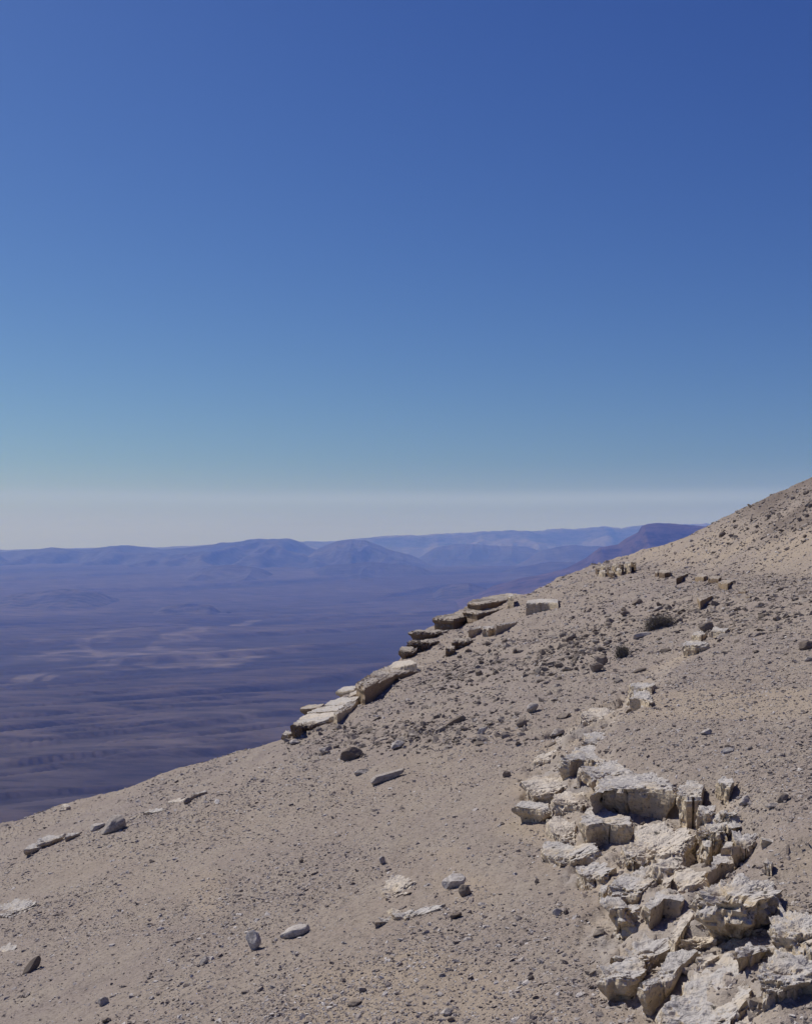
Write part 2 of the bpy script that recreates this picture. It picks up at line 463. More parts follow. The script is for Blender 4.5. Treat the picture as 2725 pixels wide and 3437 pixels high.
wadi2 = [on_floor(*p) for p in ((190, 1398), (180, 1382), (195, 1370), (200, 1352), (250, 1330), (330, 1318), (410, 1308))]
wadi3 = [on_floor(*p) for p in ((0, 1440), (150, 1418), (300, 1385), (350, 1370))]
fan = [on_floor(*p) for p in ((130, 1370), (250, 1368), (320, 1372))]
wn = 1 + 0.7 * fbm2(Xf / 160, Yf / 160, 4, 33)
def band(pts, w): return sstep(w * 1.3, w * 0.55, seg_dist(Xf + 60 * fbm2(Xf / 300, Yf / 300, 3, 12), Yf + 60 * fbm2(Xf / 300, Yf / 300, 3, 14), pts) / wn)
pw = np.maximum.reduce([0.7 * band(wadi, 26), 0.6 * band(wadi2, 20), 0.5 * band(wadi3, 18), 0.8 * band(fan, 330) * sstep(-0.2, 0.5, fbm2(Xf / 260, Yf / 200, 4, 19))])
pw = pw * (0.55 + 0.6 * sstep(-0.5, 0.5, fbm2(Xf / 110, Yf / 110, 4, 131)))
pw = np.maximum(pw, lightw)
pw = np.maximum(pw, 0.28 * sstep(0.35, 0.85, fbm2(s_ / 1500, t_ / 420, 4, 101)) * sstep(3500, 5000, Yf))
flo = mesh_obj("crater_floor", np.stack([Xf, Yf, Zf], -1).reshape(-1, 3), grid_faces(*Xf.shape), M_FLOOR, smooth=True)
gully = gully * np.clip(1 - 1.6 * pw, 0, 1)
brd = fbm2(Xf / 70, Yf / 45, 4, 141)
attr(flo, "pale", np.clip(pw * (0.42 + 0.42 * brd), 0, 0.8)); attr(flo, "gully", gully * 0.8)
tag(flo, kind="structure")

def ridge(name, D, pts, front, back, mat, seed, rough=0.12, base=None, cliff=0.0, nx=260, gul=420.0, taper=True, foot=None, crough=0.03):
    """a hill with its crest at distance D; pts: its skyline in reduced-copy pixels"""
    pts = np.array(pts, float)
    if foot: D = on_floor(pts[:, 0].mean(), foot)[1]
    if base is None: base = float(floor_at(D)) - 4
    px = np.linspace(pts[0, 0], pts[-1, 0], nx)
    x = (px * V - CX) / FPX * D
    crest = (HZ - np.interp(px, pts[:, 0], pts[:, 1]) * V) / FPX * D
    crest = crest + crough * np.maximum(crest - base, 0) * fbm2(x / (gul * 0.3), x * 0 + seed, 5, seed, 0.65)
    if taper:
        e = np.linspace(0, 1, nx)
        crest = base - 8 + (crest - base + 8) * sstep(0, 0.22, e) * sstep(1, 0.78, e)
    q = np.concatenate([np.linspace(1, 0, 46), -np.linspace(0, 1, 14)[1:]])
    verts = []
    for t in q:
        L = front if t >= 0 else back
        a = abs(t)
        prof = (1 - a) ** 1.35
        if cliff and t >= 0:
            prof = (1 - cliff) * (1 - a) ** 1.25 + cliff * (1 - sstep(0.03, 0.075, a)) 
        y = np.full_like(x, D) - L * t
        gl = np.abs(fbm2(x / gul + seed, y / (gul * 3.2), 4, seed + 3))
        hgt = np.maximum(crest - base, 0)
        low = np.minimum(floor_at(y) - 22, base)
        z = low + (np.maximum(crest, base) - low) * prof + rough * hgt * (0.5 - gl * 1.6) * math.sin(math.pi * min(a, 1)) ** 0.8 * 1.2
        verts.append(np.stack([x, y, z], -1))
    o = mesh_obj(name, np.concatenate(verts), grid_faces(len(q), nx), mat, smooth=True)
    tag(o, kind="structure")
    return o
ridge("far_plateau", 15500, [(-700, 1166), (0, 1157), (340, 1151), (640, 1140), (700, 1139), (765, 1133), (800, 1128), (950, 1122), (1100, 1117), (1200, 1113), (1330, 1107), (1500, 1104), (2400, 1100)], 2600, 1500, M_PLATEAU, 4, 0.4, cliff=0.3, nx=520, gul=700, taper=False)
ridge("hills", 11500, [(-700, 1170), (-200, 1160), (0, 1162), (80, 1156), (110, 1152), (150, 1155), (200, 1156), (262, 1148), (300, 1151), (342, 1157), (420, 1150), (470, 1143), (520, 1136), (560, 1135), (608, 1132), (630, 1139), (655, 1152), (690, 1166), (760, 1180)], 2600, 1500, M_HILL, 7, 0.55, nx=420, gul=600, taper=False)
ridge("hill", 10800, [(600, 1186), (650, 1165), (690, 1147), (720, 1137), (742, 1134.5), (768, 1137), (790, 1146), (820, 1157), (870, 1168), (930, 1178)], 1700, 900, M_HILL, 12, 0.35)
ridge("hill", 12500, [(840, 1176), (895, 1160), (930, 1149), (965, 1144), (1010, 1147), (1060, 1148), (1110, 1152), (1150, 1162), (1200, 1174)], 1500, 900, M_HILL, 15, 0.16)
ridge("hill", 11000, [(1070, 1176), (1120, 1163), (1170, 1152), (1210, 1147), (1260, 1150), (1320, 1160), (1400, 1180)], 1300, 900, M_HILL, 18, 0.16)
ridge("hill", 9000, [(1020, 1212), (1085, 1196), (1120, 1188), (1160, 1182), (1210, 1184), (1260, 1200)], 700, 500, M_HILL, 21, 0.2, foot=1207)
ridge("hill", 7600, [(895, 1256), (920, 1240), (950, 1230), (985, 1227), (1020, 1236), (1060, 1256)], 420, 350, M_HILL, 24, 0.2, foot=1250)
ridge("hill", 7300, [(-40, 1266), (20, 1251), (90, 1245), (145, 1239), (200, 1245), (280, 1262)], 700, 500, M_HILL, 27, 0.25, foot=1266)
ridge("hill", 6600, [(310, 1286), (350, 1277), (400, 1271), (440, 1274), (480, 1285)], 260, 260, M_HILL, 30, 0.25, foot=1286)
ridge("hill", 9400, [(380, 1212), (430, 1196), (480, 1188), (530, 1193), (600, 1208)], 900, 500, M_HILL, 33, 0.25, foot=1212)
ridge("hill", 9900, [(620, 1206), (690, 1190), (780, 1182), (850, 1188), (940, 1200)], 900, 500, M_HILL, 36, 0.25, foot=1206)
ridge("mesa", 6000, [(960, 1268), (1000, 1252), (1040, 1232), (1100, 1216), (1150, 1207), (1190, 1196), (1230, 1176), (1262, 1152), (1300, 1146), (1318, 1133), (1343, 1120), (1349, 1108), (1362, 1103), (1385, 1101), (1420, 1103), (1490, 1108), (1700, 1112), (2300, 1116)], 2300, 1500, M_MESA, 40, 0.22, crough=0.004, cliff=0.14, nx=520, gul=260, taper=False)

# ------------------------------------------------------------------ haze
hb = []
for zz in (-440, 285):
    hb += [(-26000, -60, zz), (26000, -60, zz), (26000, 18500, zz), (-26000, 18500, zz)]
hz = mesh_obj("haze", hb, [(3, 2, 1, 0), (4, 5, 6, 7), (0, 1, 5, 4), (1, 2, 6, 5), (2, 3, 7, 6), (3, 0, 4, 7)], None)
mh = bpy.data.materials.new("haze_air"); mh.use_nodes = True
th = mh.node_tree
th.nodes.remove(th.nodes["Principled BSDF"])
pv = th.nodes.new("ShaderNodeVolumePrincipled")
pv.inputs["Color"].default_value = (0.165, 0.30, 1.0, 1)
pv.inputs["Absorption Color"].default_value = (1, 1, 1, 1)
pv.inputs["Density"].default_value = 1.25e-4
pv.inputs["Anisotropy"].default_value = 0.0
th.links.new(pv.outputs[0], th.nodes["Material Output"].inputs["Volume"])
hz.data.materials.append(mh)
tag(hz, kind="stuff")
#PART2
# ------------------------------------------------------------------ blocks of bedrock
def resample(poly, m):
    P = np.asarray(poly, float)
    Q = np.roll(P, -1, axis=0)
    L = np.linalg.norm(Q[:, :2] - P[:, :2], axis=1)
    cum = np.concatenate([[0], np.cumsum(L)])
    t = np.linspace(0, cum[-1], m, endpoint=False)
    k = np.clip(np.searchsorted(cum, t, side='right') - 1, 0, len(P) - 1)
    f = ((t - cum[k]) / np.maximum(L[k], 1e-9))[:, None]
    return P[k] * (1 - f) + Q[k] * f

def block(name, px, h, label, cat, mat=None, base=None, under=0.0, rough=1.0, pits=0.0, deep=0.22, group=None, round_=0.18, tilt=None, strata=0.0, cracks=3):
    """a block of bedrock: px is the outline of its top in the photograph, h its height above the slope, under its overhang"""
    mat = mat or M_ROCK
    if tilt is None: tilt = TILT if (round_ >= 0.4 or h < 0.06) else 0.07
    cpx = np.mean([q[0] for q in px]); rows_ = sorted(q[1] for q in px)
    fpy = np.mean(rows_[len(rows_) // 2:])
    P0 = on_bed(cpx, fpy, h)                    # middle of the front edge; the bed runs through it, flatter than the slope
    top = []
    for a, b in px:
        u = (a - CX) / FPX; v = (HZ - b) / FPX
        y = (P0[2] - tilt * P0[0]) / (v - tilt * u)
        top.append((u * y, y, v * y))
    top = np.array(top)
    area = np.sum(top[:, 0] * np.roll(top[:, 1], -1) - np.roll(top[:, 0], -1) * top[:, 1])
    if area < 0: top = top[::-1]
    dist = np.mean(top[:, 1])
    size = max(np.ptp(top[:, 0]), np.ptp(top[:, 1]))
    per = np.sum(np.linalg.norm(np.roll(top, -1, 0) - top, axis=1))
    cell = max(0.0011 * dist, per / 170)
    M = int(np.clip(per / cell, 36, 170))
    K = int(np.clip(size * 0.5 / (cell * 1.3), 5, 26))
    J = int(np.clip((h + deep) / cell, 6, 22))
    ring = resample(top, M)
    seed = int(abs(px[0][0] * 7 + px[0][1] * 3)) % 9973
    c = ring.mean(0)
    th = h + deep
    r_ = min(size * 0.12, th * round_ + 0.008)
    rows = [c[None, :]]
    for k in range(1, K + 1):
        q = k / K
        q = 1 - (1 - q) ** 1.35
        p = c + (ring - c) * (q * (1 - 0.35 * r_ / max(size * 0.5, 0.02)) if k < K else 1 - 0.15 * r_ / max(size * 0.5, 0.02))
        p = p.copy()
        if k == K: p[:, 2] -= r_ * 0.25
        rows.append(p)
    d = ring - c; d[:, 2] = 0
    ln = np.linalg.norm(d, axis=1, keepdims=True); dn = d / np.maximum(ln, 1e-6)
    LAY = np.random.default_rng(seed + 3).uniform(0, 1, max(3, int(th / 0.075))); LAY[0] = 0
    for j in range(1, J + 1):
        q = j / J
        zz = -th * q
        inset = -under * sstep(0.25, 0.9, np.array(-zz / max(h, 0.02)))
        if strata:
            inset = inset - strata * LAY[min(int(q * len(LAY)), len(LAY) - 1)]
        p = ring + dn * inset
        p[:, 2] = ring[:, 2] + zz - 0.0
        rows.append(p)
    rq = np.random.default_rng(seed)
    cut = np.zeros(M)
    if cracks:                                  # joints split the face; the pieces between them stand a little in or out
        pos = np.sort(rq.choice(M, cracks, replace=False))
        for i_ in range(cracks):
            i0, i1 = pos[i_], pos[(i_ + 1) % cracks]
            ids = np.arange(i0, i1 if i1 > i0 else i1 + M) % M
            cut[ids] -= rq.uniform(0, 0.028) * min(1, size / 0.5) * min(1.0, rough)
            cut[i0] -= rq.uniform(0.01, 0.05) * min(1, size / 0.6)
    for j in range(J):
        rows[1 + K + j] = rows[1 + K + j] + dn * cut[:, None] * (1 if j < J - 1 else 1)
    rows[K] = rows[K] + dn * cut[:, None]
    verts = np.concatenate(rows)
    nT = 1 + K * M
    ww = verts * 1.0
    a = rough * min(0.05, 0.10 * min(th, size))
    n_lo = fbm3(ww * (1.4 / max(size * 0.35, 0.08)) + seed, 3, seed)
    n_hi = fbm3(ww * 16 + seed, 4, seed + 5, 0.6)
    # facets: planes of a cellular field make broken faces
    up = np.zeros(len(verts)); up[:nT] = 1
    dirs = verts - c; dirs[:, 2] = 0
    L_ = np.linalg.norm(dirs, axis=1, keepdims=True); dirs = dirs / np.maximum(L_, 1e-6)
    lat = np.clip(L_[:, 0] / (size * 0.3), 0, 1)
    disp = dirs * ((a * 1.0 * n_lo + a * 0.75 * n_hi) * lat)[:, None]
    edge = np.concatenate([[0.3]] + [np.full(M, 0.3 + 0.7 * (k / K)) for k in range(1, K + 1)] + [np.full(M, 0.5)] * J)
    disp[:, 2] += (a * 0.75 * n_lo * 0.8 + a * 0.5 * n_hi * edge) * np.where(up > 0, 1, 0.35)
    if pits:
        cav = noise3(ww * 11 + seed, seed + 9)
        cav2 = noise3(ww * 5.5 + seed, seed + 19)
        hole = sstep(0.30, 0.55, cav) * 0.6 + sstep(0.35, 0.6, cav2)
        disp -= dirs * (pits * hole * (1 - up))[:, None]
        disp[:, 2] -= pits * 0.6 * hole * up
    verts = verts + disp
    f = []
    for i in range(M): f.append((0, 1 + i, 1 + (i + 1) % M))
    idx = 1 + np.arange(K + J)[:, None] * M + np.arange(M)[None, :]
    A = idx[:-1]; B = idx[1:]
    quads = np.stack([A, B, np.roll(B, -1, 1), np.roll(A, -1, 1)], -1).reshape(-1, 4)
    f += [tuple(q) for q in quads.tolist()]
    loc = c.copy(); loc[2] -= h
    o = mesh_obj(name, verts, f, mat, loc=loc)
    tag(o, label, cat, group)
    return o

OUT = "blocks of the limestone outcrop"
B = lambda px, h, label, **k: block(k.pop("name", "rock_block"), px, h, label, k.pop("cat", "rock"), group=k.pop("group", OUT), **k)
# the big overhanging slab and its neighbours
B([(1985, 2668), (2012, 2648), (2100, 2654), (2180, 2652), (2258, 2662), (2268, 2630), (2290, 2604), (2200, 2590), (2080, 2604), (2010, 2622)], 0.275, "largest limestone slab of the outcrop, long shaded front face overhanging the ledge", under=0.07, rough=0.7, pits=0.012)
B([(2266, 2668), (2300, 2682), (2355, 2678), (2364, 2640), (2335, 2618), (2284, 2632)], 0.245, "squarish tan block split from the largest slab by a dark vertical joint", under=0.03, rough=0.7)
B([(1942, 2592), (1962, 2604), (1982, 2618), (2040, 2606), (2120, 2602), (2215, 2590), (2210, 2560), (2100, 2552), (2020, 2556), (1962, 2570)], 0.23, "grey topped slab behind the largest slab with a black hollow under its left end", under=0.16, rough=0.9, pits=0.02)
B([(1936, 2590), (1946, 2592), (1953, 2580), (1944, 2574)], 0.21, "thin pale upright flake at the left lip of the black hollow", under=0.0, rough=0.5, mat=M_PALE)
B([(1880, 2560), (1908, 2562), (1930, 2552), (1960, 2552), (2010, 2566), (2110, 2540), (2090, 2516), (1975, 2508), (1925, 2516)], 0.20, "grey slab with a steep sunlit left cheek above the black hollow", under=0.02, rough=1.0)
B([(1752, 2632), (1782, 2668), (1830, 2666), (1862, 2664), (1900, 2640), (1905, 2612), (1840, 2598), (1772, 2602)], 0.115, "flat cream ledge stone with gravelly top over the rounded boulder", under=0.06, mat=M_PALE)
B([(1716, 2706), (1748, 2712), (1790, 2716), (1826, 2722), (1846, 2716), (1842, 2698), (1800, 2686), (1742, 2688)], 0.15, "rounded tan boulder at the left foot of the outcrop with a dark gap beneath", under=0.09, rough=0.6, round_=0.3)
B([(1852, 2696), (1880, 2700), (1956, 2712), (1968, 2690), (1952, 2668), (1866, 2662)], 0.12, "cracked pale block below the black hollow with a broken sunlit front", mat=M_PALE, rough=1.5, pits=0.015)
B([(1935, 2762), (1962, 2774), (2020, 2764), (2080, 2770), (2134, 2772), (2120, 2745), (2040, 2722), (2000, 2706), (1968, 2714), (1944, 2736)], 0.175, "smooth rounded shaded block tucked beneath the largest slab", under=0.05, rough=0.6, round_=0.28)
B([(1838, 2762), (1850, 2796), (1880, 2820), (1930, 2816), (1936, 2780), (1930, 2752), (1880, 2746)], 0.07, "low crumbly cream bed below the cracked pale block", mat=M_PALE, rough=1.6, pits=0.012)
B([(1820, 2850), (1840, 2884), (1880, 2900), (1960, 2880), (2010, 2850), (1990, 2832), (1900, 2830)], 0.045, "low gravel covered bed left of the sunlit pale slope", rough=1.6, pits=0.01)
B([(1930, 2930), (1970, 2952), (2030, 2945), (2050, 2920), (2010, 2900), (1950, 2905)], 0.05, "low broken bed above the small angular wedge", rough=1.7, pits=0.012)
B([(2062, 2868), (2100, 2884), (2160, 2882), (2230, 2878), (2300, 2860), (2330, 2820), (2326, 2786), (2270, 2772), (2200, 2768), (2150, 2776), (2110, 2820)], 0.13, "broad bright cream bed sloping toward the left below the largest slab", mat=M_PALE, rough=1.3, round_=0.45, deep=0.3)
B([(2090, 2858), (2100, 2884), (2125, 2892), (2140, 2872), (2128, 2850), (2104, 2846)], 0.13, "knobbly grey lump at the lower left edge of the bright cream bed", rough=1.7, pits=0.02)
B([(2180, 2905), (2225, 2925), (2270, 2922), (2300, 2900), (2290, 2880), (2230, 2876)], 0.12, "flat cream plate between the bright cream bed and the grey cracked slab", mat=M_PALE, rough=1.0)
B([(2212, 2960), (2236, 2982), (2260, 2950), (2262, 2930), (2240, 2926)], 0.11, "narrow cream wedge right of the grey cracked slab", mat=M_PALE)
B([(2250, 2960), (2275, 2985), (2330, 2975), (2372, 2950), (2370, 2928), (2310, 2920), (2270, 2930)], 0.10, "smooth cream bed left of the pitted boulder", mat=M_PALE, rough=0.8, round_=0.4)
B([(2040, 2996), (2060, 3006), (2098, 3004), (2140, 3008), (2164, 2988), (2200, 2952), (2219, 2912), (2196, 2894), (2150, 2906), (2110, 2926), (2062, 2936), (2052, 2964)], 0.13, "grey sloping slab with a split shaded front edge", under=0.04, rough=1.0)
B([(2006, 2988), (2024, 2994), (2038, 2988), (2040, 2972), (2014, 2972)], 0.11, "small angular wedge at the left corner of the grey cracked slab", rough=0.6)
B([(2032, 3042), (2058, 3062), (2110, 3064), (2144, 3062), (2148, 3046), (2116, 3036), (2068, 3026), (2042, 3020)], 0.125, "knobbly tan boulder below the split front of the grey slab", rough=2.0, pits=0.03, under=0.03)
B([(2150, 3052), (2166, 3062), (2180, 3050), (2176, 3034), (2156, 3036)], 0.12, "small cream lump wedged beside the knobbly tan boulder", mat=M_PALE, rough=1.6)
B([(2176, 3060), (2200, 3042), (2226, 3022), (2292, 3028), (2304, 3008), (2270, 2986), (2206, 2990), (2164, 3022), (2160, 3044)], 0.165, "tan block with a clean flat shaded face left of the pitted boulder", under=0.05, rough=0.6)
B([(2240, 3150), (2262, 3170), (2300, 3110), (2330, 3066), (2308, 3050), (2280, 3080)], 0.12, "long smooth cream wedge leaning below the flat faced tan block", mat=M_PALE, rough=0.7, round_=0.4)
B([(2290, 3170), (2330, 3180), (2390, 3165), (2400, 3130), (2350, 3100), (2310, 3110)], 0.07, "crumbly yellowish bed at the foot of the pitted boulder", mat=M_PALE, rough=2.0, pits=0.02)
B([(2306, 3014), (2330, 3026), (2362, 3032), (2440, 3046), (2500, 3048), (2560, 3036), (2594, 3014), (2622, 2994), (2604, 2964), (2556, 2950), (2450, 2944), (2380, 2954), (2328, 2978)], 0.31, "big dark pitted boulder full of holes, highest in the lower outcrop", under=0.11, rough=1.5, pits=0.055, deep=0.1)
B([(2376, 2932), (2420, 2904), (2470, 2898), (2488, 2886), (2482, 2868), (2436, 2862), (2398, 2884)], 0.12, "narrow grey block with a slanting shaded face behind the pitted boulder", rough=0.8)
B([(2326, 2786), (2344, 2808), (2380, 2816), (2424, 2800), (2444, 2772), (2430, 2742), (2388, 2730), (2346, 2748)], 0.21, "grey pitted hummock right of the bright cream bed", rough=1.6, pits=0.03)
B([(2334, 2742), (2372, 2740), (2412, 2724), (2398, 2704), (2356, 2706)], 0.22, "small grey arched block between the squarish tan block and the pitted hummock", under=0.05, rough=1.0)
B([(2406, 2736), (2442, 2742), (2482, 2736), (2470, 2714), (2440, 2702), (2414, 2714)], 0.24, "small pitted grey rock with a pale right slope on the gravel shelf", rough=1.5, pits=0.02)
B([(2418, 2850), (2458, 2842), (2464, 2826), (2436, 2820)], 0.17, "small brown cube face set below the pitted hummock", rough=0.4)
B([(2462, 2862), (2500, 2850), (2545, 2820), (2530, 2806), (2470, 2818)], 0.17, "grey rubbly bed right of the small brown cube face", rough=1.9, pits=0.025)
B([(2556, 2822), (2600, 2826), (2608, 2814), (2580, 2806), (2552, 2812)], 0.24, "dark hollowed rock lying on the gravel right of the rubbly bed", rough=1.2, under=0.05, pits=0.02)
B([(2564, 2898), (2588, 2904), (2596, 2886), (2570, 2880)], 0.23, "dark hollowed rock above the cracked gravel by the pitted boulder", rough=1.0, under=0.04)
B([(2415, 2633), (2450, 2644), (2460, 2630), (2430, 2618), (2398, 2622)], 0.25, "low grey stone with a shaded front on the gravel right of the joint", rough=1.0, under=0.03)
B([(1998, 3286), (2034, 3290), (2066, 3286), (2110, 3290), (2150, 3284), (2176, 3256), (2160, 3226), (2100, 3212), (2036, 3236), (2014, 3258)], 0.155, "tilted slab with a rectangular shaded front and a black gap below", under=0.05, rough=0.8)
B([(2060, 3228), (2110, 3236), (2180, 3225), (2240, 3190), (2230, 3160), (2140, 3150), (2090, 3180)], 0.10, "rough grey bed rising behind the tilted slab", rough=1.7, pits=0.015)
B([(2138, 3308), (2166, 3318), (2200, 3302), (2234, 3288), (2262, 3272), (2290, 3236), (2330, 3206), (2354, 3188), (2334, 3174), (2250, 3186), (2220, 3230), (2182, 3276)], 0.165, "grey slab with a black slot along its right edge next to the tilted slab", under=0.06, rough=0.9)
B([(2212, 3480), (2214, 3405), (2250, 3345), (2320, 3268), (2400, 3212), (2470, 3196), (2500, 3236), (2530, 3300), (2508, 3360), (2470, 3410), (2440, 3500)], 0.13, "wide gently sloping pale bed running off the bottom edge", rough=0.9, round_=0.4, deep=0.3, pits=0.016)
B([(2330, 3235), (2380, 3230), (2420, 3205), (2390, 3190), (2345, 3205)], 0.15, "small cream ledge lying on the wide pale bed", mat=M_PALE, rough=1.1)
B([(2466, 3214), (2490, 3206), (2520, 3196), (2576, 3184), (2582, 3164), (2520, 3154), (2484, 3172)], 0.205, "blocky brown rock face with a dark notch right of the wide pale bed", under=0.03, rough=1.3, pits=0.03)
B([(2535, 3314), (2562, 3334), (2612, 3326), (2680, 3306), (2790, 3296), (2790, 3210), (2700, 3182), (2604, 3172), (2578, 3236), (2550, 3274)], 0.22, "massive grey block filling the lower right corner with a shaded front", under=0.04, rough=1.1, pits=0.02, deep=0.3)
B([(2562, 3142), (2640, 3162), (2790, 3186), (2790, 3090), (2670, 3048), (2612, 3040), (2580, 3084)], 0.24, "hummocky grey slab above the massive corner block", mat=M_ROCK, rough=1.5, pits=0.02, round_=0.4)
B([(2440, 3480), (2490, 3420), (2540, 3400), (2620, 3430), (2640, 3500)], 0.08, "low pale bed at the bottom edge below the massive corner block", mat=M_PALE, rough=1.4)
# smaller ledges up the outcrop
B([(1950, 2490), (2005, 2497), (2060, 2498), (2122, 2490), (2180, 2486), (2170, 2468), (2090, 2462), (2004, 2458), (1958, 2468)], 0.17, "long low grey slab with two dark hollows at its left end", under=0.06, rough=1.1, pits=0.015)
B([(2106, 2346), (2146, 2347), (2188, 2366), (2194, 2348), (2182, 2324), (2130, 2322)], 0.24, "yellowish block with a hollow shaded front at the head of the pale beds", under=0.06, rough=0.9)
B([(2146, 2396), (2200, 2404), (2208, 2384), (2180, 2369), (2150, 2371)], 0.17, "grey stubby block with streaked front below the yellowish block", under=0.03, rough=1.2, pits=0.015)
B([(2108, 2306), (2132, 2307), (2186, 2312), (2200, 2298), (2140, 2288), (2112, 2294)], 0.20, "small grey slab standing just above the yellowish block", rough=1.0)
B([(1788, 2552), (1836, 2554), (1872, 2541), (1904, 2536), (1892, 2524), (1822, 2522), (1796, 2534)], 0.055, "low cream slab with a nicked front edge left of the sunlit cheek", mat=M_PALE, under=0.02)
B([(1950, 2418), (2000, 2424), (2060, 2404), (2078, 2386), (2000, 2374), (1952, 2396)], 0.06, "flaky cream beds spread below the yellowish block", mat=M_PALE, rough=1.6)
B([(2030, 2448), (2090, 2450), (2130, 2430), (2100, 2412), (2050, 2424)], 0.09, "bright cream sheet above the long low grey slab", mat=M_PALE, rough=1.0)
B([(1870, 2500), (1930, 2510), (1950, 2490), (1930, 2470), (1880, 2478)], 0.05, "thin broken cream flags left of the long low grey slab", mat=M_PALE, rough=1.6)
B([(2282, 2166), (2330, 2170), (2378, 2166), (2372, 2154), (2300, 2152)], 0.17, "tan block with a bulging shaded face halfway up the slope", under=0.03, rough=0.8)
B([(2383, 2120), (2432, 2121), (2446, 2110), (2392, 2106)], 0.12, "flat dark faced block just above the bulging tan block", rough=0.8)
B([(2320, 2130), (2350, 2134), (2372, 2126), (2350, 2118), (2326, 2120)], 0.09, "low grey step between the bulging tan block and the flat dark block", rough=1.0)
ROW = "small ledge blocks across the upper slope"
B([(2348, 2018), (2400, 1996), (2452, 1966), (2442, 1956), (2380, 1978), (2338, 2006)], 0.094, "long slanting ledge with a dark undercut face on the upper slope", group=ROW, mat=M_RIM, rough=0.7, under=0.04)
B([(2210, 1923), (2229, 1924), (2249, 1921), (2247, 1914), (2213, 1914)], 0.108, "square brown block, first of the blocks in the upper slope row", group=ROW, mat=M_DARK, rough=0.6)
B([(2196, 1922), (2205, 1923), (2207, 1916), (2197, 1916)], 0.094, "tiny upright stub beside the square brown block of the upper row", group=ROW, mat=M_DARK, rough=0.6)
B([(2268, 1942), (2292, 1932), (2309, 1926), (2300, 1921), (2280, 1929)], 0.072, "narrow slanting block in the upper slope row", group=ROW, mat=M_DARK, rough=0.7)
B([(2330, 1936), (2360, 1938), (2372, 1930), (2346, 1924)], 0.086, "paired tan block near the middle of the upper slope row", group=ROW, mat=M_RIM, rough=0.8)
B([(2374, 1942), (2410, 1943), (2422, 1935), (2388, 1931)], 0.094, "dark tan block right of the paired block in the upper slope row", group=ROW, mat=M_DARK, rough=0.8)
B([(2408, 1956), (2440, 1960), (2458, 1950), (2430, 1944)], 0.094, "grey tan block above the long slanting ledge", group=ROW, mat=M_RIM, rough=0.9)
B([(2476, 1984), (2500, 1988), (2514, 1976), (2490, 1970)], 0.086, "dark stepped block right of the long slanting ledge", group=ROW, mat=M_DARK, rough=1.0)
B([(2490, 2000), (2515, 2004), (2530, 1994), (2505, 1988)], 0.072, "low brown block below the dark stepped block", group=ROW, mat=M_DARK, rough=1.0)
RIM = "rock ledges along the crater rim"
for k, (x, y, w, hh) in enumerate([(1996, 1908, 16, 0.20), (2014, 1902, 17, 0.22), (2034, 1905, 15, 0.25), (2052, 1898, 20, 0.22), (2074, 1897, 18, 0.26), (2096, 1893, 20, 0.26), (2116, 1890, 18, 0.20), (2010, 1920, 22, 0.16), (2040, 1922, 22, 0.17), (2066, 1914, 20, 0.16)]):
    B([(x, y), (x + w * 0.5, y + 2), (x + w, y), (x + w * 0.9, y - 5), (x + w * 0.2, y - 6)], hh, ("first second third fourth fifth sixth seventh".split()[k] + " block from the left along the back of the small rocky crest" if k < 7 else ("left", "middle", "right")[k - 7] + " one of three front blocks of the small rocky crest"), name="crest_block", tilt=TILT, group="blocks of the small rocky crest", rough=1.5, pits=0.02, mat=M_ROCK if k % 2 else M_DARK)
B([(1764, 2026), (1800, 2024), (1842, 2022), (1874, 2023), (1872, 2012), (1804, 2009), (1768, 2014)], 0.25, "pale cube shaped block alone near the top rim ledge", name="rock_block", group=RIM, rough=0.5)
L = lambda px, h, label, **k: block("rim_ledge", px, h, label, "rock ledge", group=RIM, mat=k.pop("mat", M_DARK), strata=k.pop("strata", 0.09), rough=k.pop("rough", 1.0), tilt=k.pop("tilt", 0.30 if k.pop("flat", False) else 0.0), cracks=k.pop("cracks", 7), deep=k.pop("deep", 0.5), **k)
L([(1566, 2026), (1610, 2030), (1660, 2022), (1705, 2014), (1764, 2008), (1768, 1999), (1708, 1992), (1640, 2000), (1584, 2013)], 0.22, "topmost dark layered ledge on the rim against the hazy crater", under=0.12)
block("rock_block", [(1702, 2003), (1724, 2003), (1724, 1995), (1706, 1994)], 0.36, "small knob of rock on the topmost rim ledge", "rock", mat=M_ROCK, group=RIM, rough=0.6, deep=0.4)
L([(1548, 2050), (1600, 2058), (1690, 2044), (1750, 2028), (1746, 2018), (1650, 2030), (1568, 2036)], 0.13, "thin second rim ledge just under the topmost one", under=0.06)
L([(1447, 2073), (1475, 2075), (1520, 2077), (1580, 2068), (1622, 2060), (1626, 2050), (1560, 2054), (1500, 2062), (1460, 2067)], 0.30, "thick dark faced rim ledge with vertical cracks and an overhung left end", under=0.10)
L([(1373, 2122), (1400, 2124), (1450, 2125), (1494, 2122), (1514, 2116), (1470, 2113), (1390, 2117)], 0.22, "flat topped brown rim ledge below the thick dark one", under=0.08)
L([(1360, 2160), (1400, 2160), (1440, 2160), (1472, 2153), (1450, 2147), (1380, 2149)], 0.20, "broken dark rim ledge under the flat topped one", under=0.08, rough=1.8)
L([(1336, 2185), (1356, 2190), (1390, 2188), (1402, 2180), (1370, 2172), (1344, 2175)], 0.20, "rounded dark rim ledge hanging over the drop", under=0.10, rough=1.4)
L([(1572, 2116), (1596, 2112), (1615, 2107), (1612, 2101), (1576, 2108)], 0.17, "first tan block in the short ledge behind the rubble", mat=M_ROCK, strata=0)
L([(1616, 2110), (1640, 2111), (1662, 2108), (1658, 2101), (1620, 2102)], 0.20, "widest tan block in the short ledge behind the rubble", mat=M_ROCK, strata=0)
